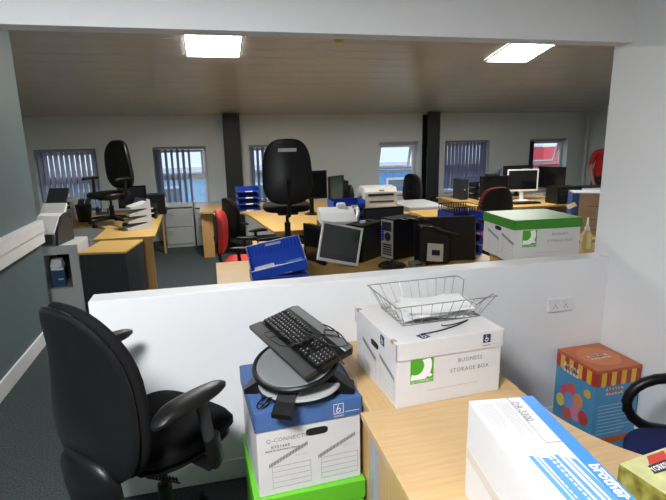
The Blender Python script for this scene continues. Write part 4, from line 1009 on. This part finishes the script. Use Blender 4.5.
# right-hand long desk
tower('desktop_computer', 'small charcoal computer case at the window end of the long desk', (4.16, 7.85, DZ), 0, .13, .30, .34, False, DKGREYP)
t = tray_stack('black paper tray stack holding white paper under the closed blind', (4.50, 7.75, DZ), 0, 3, .30, .32, .10, BLKPL, paper=False)
for k in range(3):
    p = B().box((0, 0, 0), (.26, .30, .04), None, .003).build('paper_ream', PAPER, None, loc=(4.50, 7.74, DZ + .0248 + .10 * k))
    tag(p, ['pile of white paper in the lowest black tray', 'pile of white paper in the middle black tray', 'pile of white paper in the top black tray'][k], 'paper', 'paper in the black trays')
monitor('monitor', 'black monitor turned away on the long desk behind the burgundy edged chair', (4.40, 7.20, DZ), 178, .50, .34, BLKPL, SCR, stand=.09)
t = thing('handset_charger', 'dark handset charger perched on the turned away monitor', 'telephone', (4.38, 7.185, 1.16 + .0005), 10)
B().box((-.03, .0, .02), (.22, .10, .04), None, .01).build('base', DKGREYP, t); B().box((.10, .0, .075), (.06, .05, .11), Euler((.2, .1, 0)), .012).build('handset', mat('blue_grey_plastic', (.08, .10, .18), .4), t)
monitor('monitor', 'white framed monitor on the long oak desk', (4.98, 7.30, DZ), -8, .53, .36, PLASTW, SCR, stand=.15, fr_=.022)
small_keyboard('black keyboard in front of the white framed monitor', (4.80, 6.92, DZ), -6)
monitor('monitor', 'wide black monitor behind the white framed monitor', (5.30, 7.92, DZ), 4, .62, .40, BLKPL, SCR, stand=.13)
monitor('monitor', 'black monitor edge-on beside the wide black monitor', (5.86, 7.75, DZ), -62, .50, .38, BLKPL, SCR, stand=.12)
tower('desktop_computer', 'black computer case lying at the front edge of the long desk', (5.38, 6.80, DZ), 0, .42, .30, .26)
def clutter(label, c, rx, ry, h, n, seed, m=BLKPL):
    rr = random.Random(seed); t = thing('cable_heap', label, 'cables', c, 0)
    for k in range(n):
        a = rr.uniform(0, 6.28); ph = rr.uniform(0, 6); q = rr.uniform(.35, 1)
        pts = [(rx * q * math.cos(a + i * .35) + .03 * math.sin(i + ph), ry * q * math.sin(a + i * .35) + .03 * math.cos(i * 1.3 + ph), .012 + h * (1 - q) * (.6 + .4 * math.sin(i * .7 + ph)) + .012 * k / n) for i in range(16)]
        B().tube(pts, .011, 6).build('cable_coil', m, t, True)
    return t
clutter('heap of coiled black cables on the desk by the open window', (6.62, 7.70, DZ), .34, .24, .20, 16, 3)
clutter('flat tangle of black cables at the end of the desk beside the person', (7.12, 7.35, DZ), .22, .20, .10, 9, 5)
t = thing('equipment_bag', 'black soft equipment case among the cable heaps', 'bag', (6.62, 7.18, DZ), 6)
B().pad(superellipse(.26, .17, 3.4, 30), .16, .05, 0, .25, lambda u, v, w: Vector((u, v, w + .08))).build('case', BLKFAB, t, True)
B().tube([(-.08, -.02, .19), (-.06, -.02, .24), (.06, -.02, .24), (.08, -.02, .19)], .01, 8).build('carry_handle', BLKPL, t, True)
t = thing('flatbed_printer', 'pale grey flat printer in front of the cable heaps', 'printer', (6.04, 6.95, DZ), -6)
B().prism([(-.18, 0), (.18, 0), (.18, .17), (.06, .21), (-.12, .20), (-.18, .12)], -.25, .25, lambda a, b_, c: Vector((c, a, b_))).build('body', LIGHTGREYP, t)
B().box((0, .0, .212), (.44, .22, .014), Euler((.10, 0, 0)), .004).build('lid', DKGREYP, t); B().span((-.2, -.184, .04), (.2, -.18, .08)).build('output_slot', HOLE, t)

# loose cables and a label or two on the beech desks
for k, (lab, a, b_, r) in enumerate((('black cable hanging over the silver-backed tower', (1.56, 4.06, 1.105), (1.80, 3.98, 1.10), .05),)):
    c = thing('cable', lab, 'cable', (0, 0, 0))
    B().tube([(a[0] + (b_[0] - a[0]) * s_ / 30, a[1] + (b_[1] - a[1]) * s_ / 30 + r * math.sin(s_ * .6), a[2] + .006 * math.sin(s_ * .5) ** 2) for s_ in range(31)], .006, 6).build('lead', CABLE, c, True)

for k, (lab, a, rz) in enumerate((('white cable plug on the black tower behind the silver framed monitor', (1.30, 4.24, DZ + .3305), 30), ('white cable plug on the wide flat desktop computer', (1.92, 4.84, DZ + .1705), -20))):
    t = thing('cable_plug', lab, 'plug', a, rz)
    B().box((0, 0, .011), (.055, .022, .022), None, .004).build('plug_body', PLASTW, t); B().tube([(.027, 0, .011), (.06, .01, .012), (.10, -.02, .005)], .004, 6).build('lead', CABLE, t, True)
clutter('small tangle of black leads between the towers on the oak desk', (1.43, 3.87, DZ), .10, .09, .05, 6, 21, CABLE)

# ------------------------------------------------------------------ person in the red T-shirt
def person(loc, rz):
    J = {'pelvis': (0, 0, .95), 'waist': (0, .0, 1.08), 'chest': (0, .05, 1.28), 'uchest': (0, .07, 1.40), 'neck': (-.07, .09, 1.49), 'head0': (-.11, .11, 1.57), 'head1': (-.14, .12, 1.65), 'head2': (-.16, .10, 1.73)}
    rad = {'pelvis': (.155, .115), 'waist': (.145, .105), 'chest': (.165, .115), 'uchest': (.14, .10), 'neck': (.052, .055), 'head0': (.066, .085), 'head1': (.075, .095), 'head2': (.06, .075)}
    E = [('pelvis', 'waist'), ('waist', 'chest'), ('chest', 'uchest'), ('uchest', 'neck'), ('neck', 'head0'), ('head0', 'head1'), ('head1', 'head2')]
    for n_, s_ in (('l', -1), ('r', 1)):
        add = {'sh': ((s_ * .185, .06, 1.41), .062), 'el': ((s_ * .27, .08, 1.14), .043), 'fa': ((s_ * .275, .15, 1.02), .040), 'wr': ((s_ * .27, .22, .88), .028), 'pa': ((s_ * .265, .25, .81), .034), 'hip': ((s_ * .095, .0, .90), .088), 'kn': ((s_ * .11, .02, .50), .060), 'ca': ((s_ * .115, -.01, .34), .055), 'an': ((s_ * .12, -.02, .10), .040), 'to': ((s_ * .13, .14, .035), .035)}
        for k, (p, r) in add.items(): J[n_ + k] = p; rad[n_ + k] = (r, r)
        E += [('uchest', n_ + 'sh'), (n_ + 'sh', n_ + 'el'), (n_ + 'el', n_ + 'fa'), (n_ + 'fa', n_ + 'wr'), (n_ + 'wr', n_ + 'pa'), ('pelvis', n_ + 'hip'), (n_ + 'hip', n_ + 'kn'), (n_ + 'kn', n_ + 'ca'), (n_ + 'ca', n_ + 'an'), (n_ + 'an', n_ + 'to')]
        for f in range(5):
            dx = (-.026, -.012, .0, .012, .024)[f] if f else -s_ * .034; ln = (.05, .085, .092, .085, .068)[f]; px, py, pz = J[n_ + 'pa']
            J[n_ + 'f%da' % f] = (px + dx, py + .012, pz - .022 if f else pz + .005); J[n_ + 'f%db' % f] = (px + dx * 1.25, py + .03, pz - .02 - ln * .5); J[n_ + 'f%dc' % f] = (px + dx * 1.3, py + .052, pz - .02 - ln * .72)
            for q in 'abc': rad[n_ + 'f%d%s' % (f, q)] = (.0095, .0095)
            E += [(n_ + 'pa', n_ + 'f%da' % f), (n_ + 'f%da' % f, n_ + 'f%db' % f), (n_ + 'f%db' % f, n_ + 'f%dc' % f)]
    K = list(J); me = bpy.data.meshes.new('body'); me.from_pydata([J[k] for k in K], [(K.index(a), K.index(b_)) for a, b_ in E], [])
    o = bpy.data.objects.new('tmp', me); C.objects.link(o)
    o.modifiers.new('s', 'SKIN'); o.modifiers.new('u', 'SUBSURF').levels = 2
    for i, k in enumerate(K): me.skin_vertices[0].data[i].radius = rad[k]; me.skin_vertices[0].data[i].use_root = (k == 'pelvis')
    dg = bpy.context.evaluated_depsgraph_get(); m2 = bpy.data.meshes.new_from_object(o.evaluated_get(dg)); bpy.data.objects.remove(o); m2.name = 'body'
    m2.materials.clear()
    for m in (SKIN, REDTEE, JEANS, HAIR, BLKPL): m2.materials.append(m)
    for p in m2.polygons:
        c = p.center; i = 0
        if c.z < .08: i = 4
        elif c.z < .97 and abs(c.x) < .215: i = 2
        elif c.z < 1.475 and (abs(c.x) < .2 or c.z > 1.20): i = 1
        elif c.z > 1.70 or (c.z > 1.58 and c.y < .08): i = 3
        p.material_index = i; p.use_smooth = True
    t = thing('person', 'person in a red T-shirt leaning over the desk by the far corner', 'person', loc, rz)
    bo = bpy.data.objects.new('body', m2); C.objects.link(bo); bo.parent = t
    # face, ears
    B().lathe([(.0, 0), (.016, .004), (.011, .03), (.0, .036)], c=(-.13, .205, 1.635), R=Matrix.Rotation(math.radians(-15), 3, 'X')).build('nose', SKIN, t, True)
    for s_ in (-1, 1):
        B().pad(superellipse(.018, .032, 2.2, 16), .014, .003, .003, .3, lambda u, v, w, s=s_: Vector((-.135 + s * (.078) + w * s, .10 + u, 1.645 + v))).build('ear', SKIN, t, True)
        B().lathe([(.0, -.008), (.008, -.004), (.010, 0), (.008, .004), (.0, .008)], c=(-.14 + s_ * .03, .196, 1.665)).build('eye', WHITEINK, t, True)
    B().box((-.12, .196, 1.595), (.046, .012, .010), None, .004).build('mouth', DKREDFAB, t)
    return t
person((7.46, 8.42, 0), 172)

# ------------------------------------------------------------------ outside
GZ = -3.2
struct(B().span((-60, YF + 1.0, GZ - .2), (80, 90, GZ)).build('ground_outside', mat('asphalt', (.16, .165, .17), .9, var=.15, scale=2)))
def shed(label, x0, x1, y, h, m, ribs, winpts, trim=UPVC):
    t = thing('industrial_unit', label, 'building', ((x0 + x1) / 2, y, GZ)); w = x1 - x0
    B().span((-w / 2, 0, 0), (w / 2, 8, h)).build('wall', m, t)
    B().prism([(-.4, h), (8.4, h), (4, h + .9)], -w / 2 - .3, w / 2 + .3, lambda a, b_, c: Vector((c, a, b_))).build('roof', mat('pale_roof_sheet', (.62, .66, .70), .5), t)
    B().span((-w / 2 - .3, -.45, h - .10), (w / 2 + .3, -.05, h + .10)).build('gutter', trim, t)
    rb = None; n = ribs
    for k in range(n):
        x = -w / 2 + w * (k + .5) / n
        if rb is None: rb = B().span((-.05, -.05, 0), (.05, 0, h - .1)).build('cladding_rib', m, t, loc=(x, 0, 0))
        else: link_copy(rb, t, (x, 0, 0))
    for (x, z, ww, hh_) in winpts:
        f = B().span((-ww / 2, -.08, 0), (ww / 2, 0, hh_), .02).build('window', trim, t, loc=(x, 0, z))
        B().span((-ww / 2 + .1, -.09, .1), (ww / 2 - .1, -.08, hh_ - .1)).build('pane', mat('far_glass_%d' % len(bpy.data.materials), (.10, .16, .22), .1), f)
SKYB = mat('sky_blue_cladding', (.16, .42, .75), .45, var=.06, scale=.6); PALEB = mat('pale_blue_cladding', (.34, .56, .78), .45, var=.06, scale=.6)
shed('pale blue clad industrial unit seen through the half drawn blind', -9, 3.2, 20, 3.9, PALEB, 26, [(x, z, 1.3, .8) for z in (1.0, 2.5) for x in (-5.6, -1.2, 1.2, 3.4, 5.2)])
shed('bright blue ribbed industrial unit seen through the tilted open window', 5.2, 13.2, 21, 3.8, SKYB, 22, [(-1, 2.5, 1.4, .7), (2, 2.5, 1.4, .7)])
# red lorry body
t = thing('lorry', 'red box lorry parked outside the open window', 'lorry', (14.6, 17.5, GZ), 8)
REDP = mat('red_lorry_paint', (.62, .05, .07), .4)
B().span((-3.2, -1.2, 1.0), (2.4, 1.2, 4.55), .05).build('cargo_box', REDP, t)
B().span((2.5, -1.15, .7), (4.2, 1.15, 3.1), .2).build('cab', REDP, t); B().span((4.15, -.95, 1.9), (4.22, .95, 2.8)).build('windscreen', SCR, t)
B().span((-3.2, -1.0, .75), (4.1, 1.0, 1.0)).build('chassis', BLKPL, t)
for x in (-2.2, 3.2):
    for y in (-1.05, 1.05): B().cyl((x, y - .15, .5), (x, y + .15, .5), .5, n=24).build('wheel', BLKPL, t, True)
B().span((-3.25, -1.22, 4.50), (2.42, 1.22, 4.62), .03).build('white_roof_rail', TRIMW, t)
# tree outside the first window
def tree(label, loc, h, r, seed, n=900):
    rr = random.Random(seed); t = thing('tree', label, 'tree', loc)
    B().tube([(0, 0, 0), (.05, .03, h * .4), (.0, -.04, h * .8)], [.14, .11, .05], 8).build('trunk', mat('bark_%d' % seed, (.10, .07, .05), .9), t, True)
    for k in range(6):
        a = k * 1.05; B().tube([(0, 0, h * (.35 + .06 * k)), (r * .4 * math.cos(a), r * .4 * math.sin(a), h * (.5 + .06 * k)), (r * .75 * math.cos(a), r * .75 * math.sin(a), h * (.58 + .06 * k))], [.06, .04, .015], 6).build('branch', bpy.data.materials['bark_%d' % seed], t, True)
    b = B()
    for k in range(n):
        a = rr.uniform(0, 6.28); u = rr.uniform(-1, 1); q = rr.random() ** .4; s_ = math.sqrt(1 - u * u)
        p = Vector((r * q * s_ * math.cos(a), r * q * s_ * math.sin(a), h * .68 + h * .42 * q * u)); R = Euler((rr.uniform(-1, 1), rr.uniform(-1, 1), a)).to_matrix(); z = rr.uniform(.10, .2)
        b.quad(p + R @ Vector((-z, 0, 0)), p + R @ Vector((0, -z * .5, .02)), p + R @ Vector((z, 0, 0)), p + R @ Vector((0, z * .5, .02)))
    b.build('foliage', trans_mat('leaf_%d' % seed, (.24, .30, .08), .4), t, kind='stuff')
tree('yellow-green tree outside the window behind the scanner', (-5.6, 13.2, GZ), 5.4, 1.7, 11, 1600)
tree('smaller green tree standing further along outside the same window', (-7.6, 16.5, GZ), 5.0, 1.6, 12, 1200)
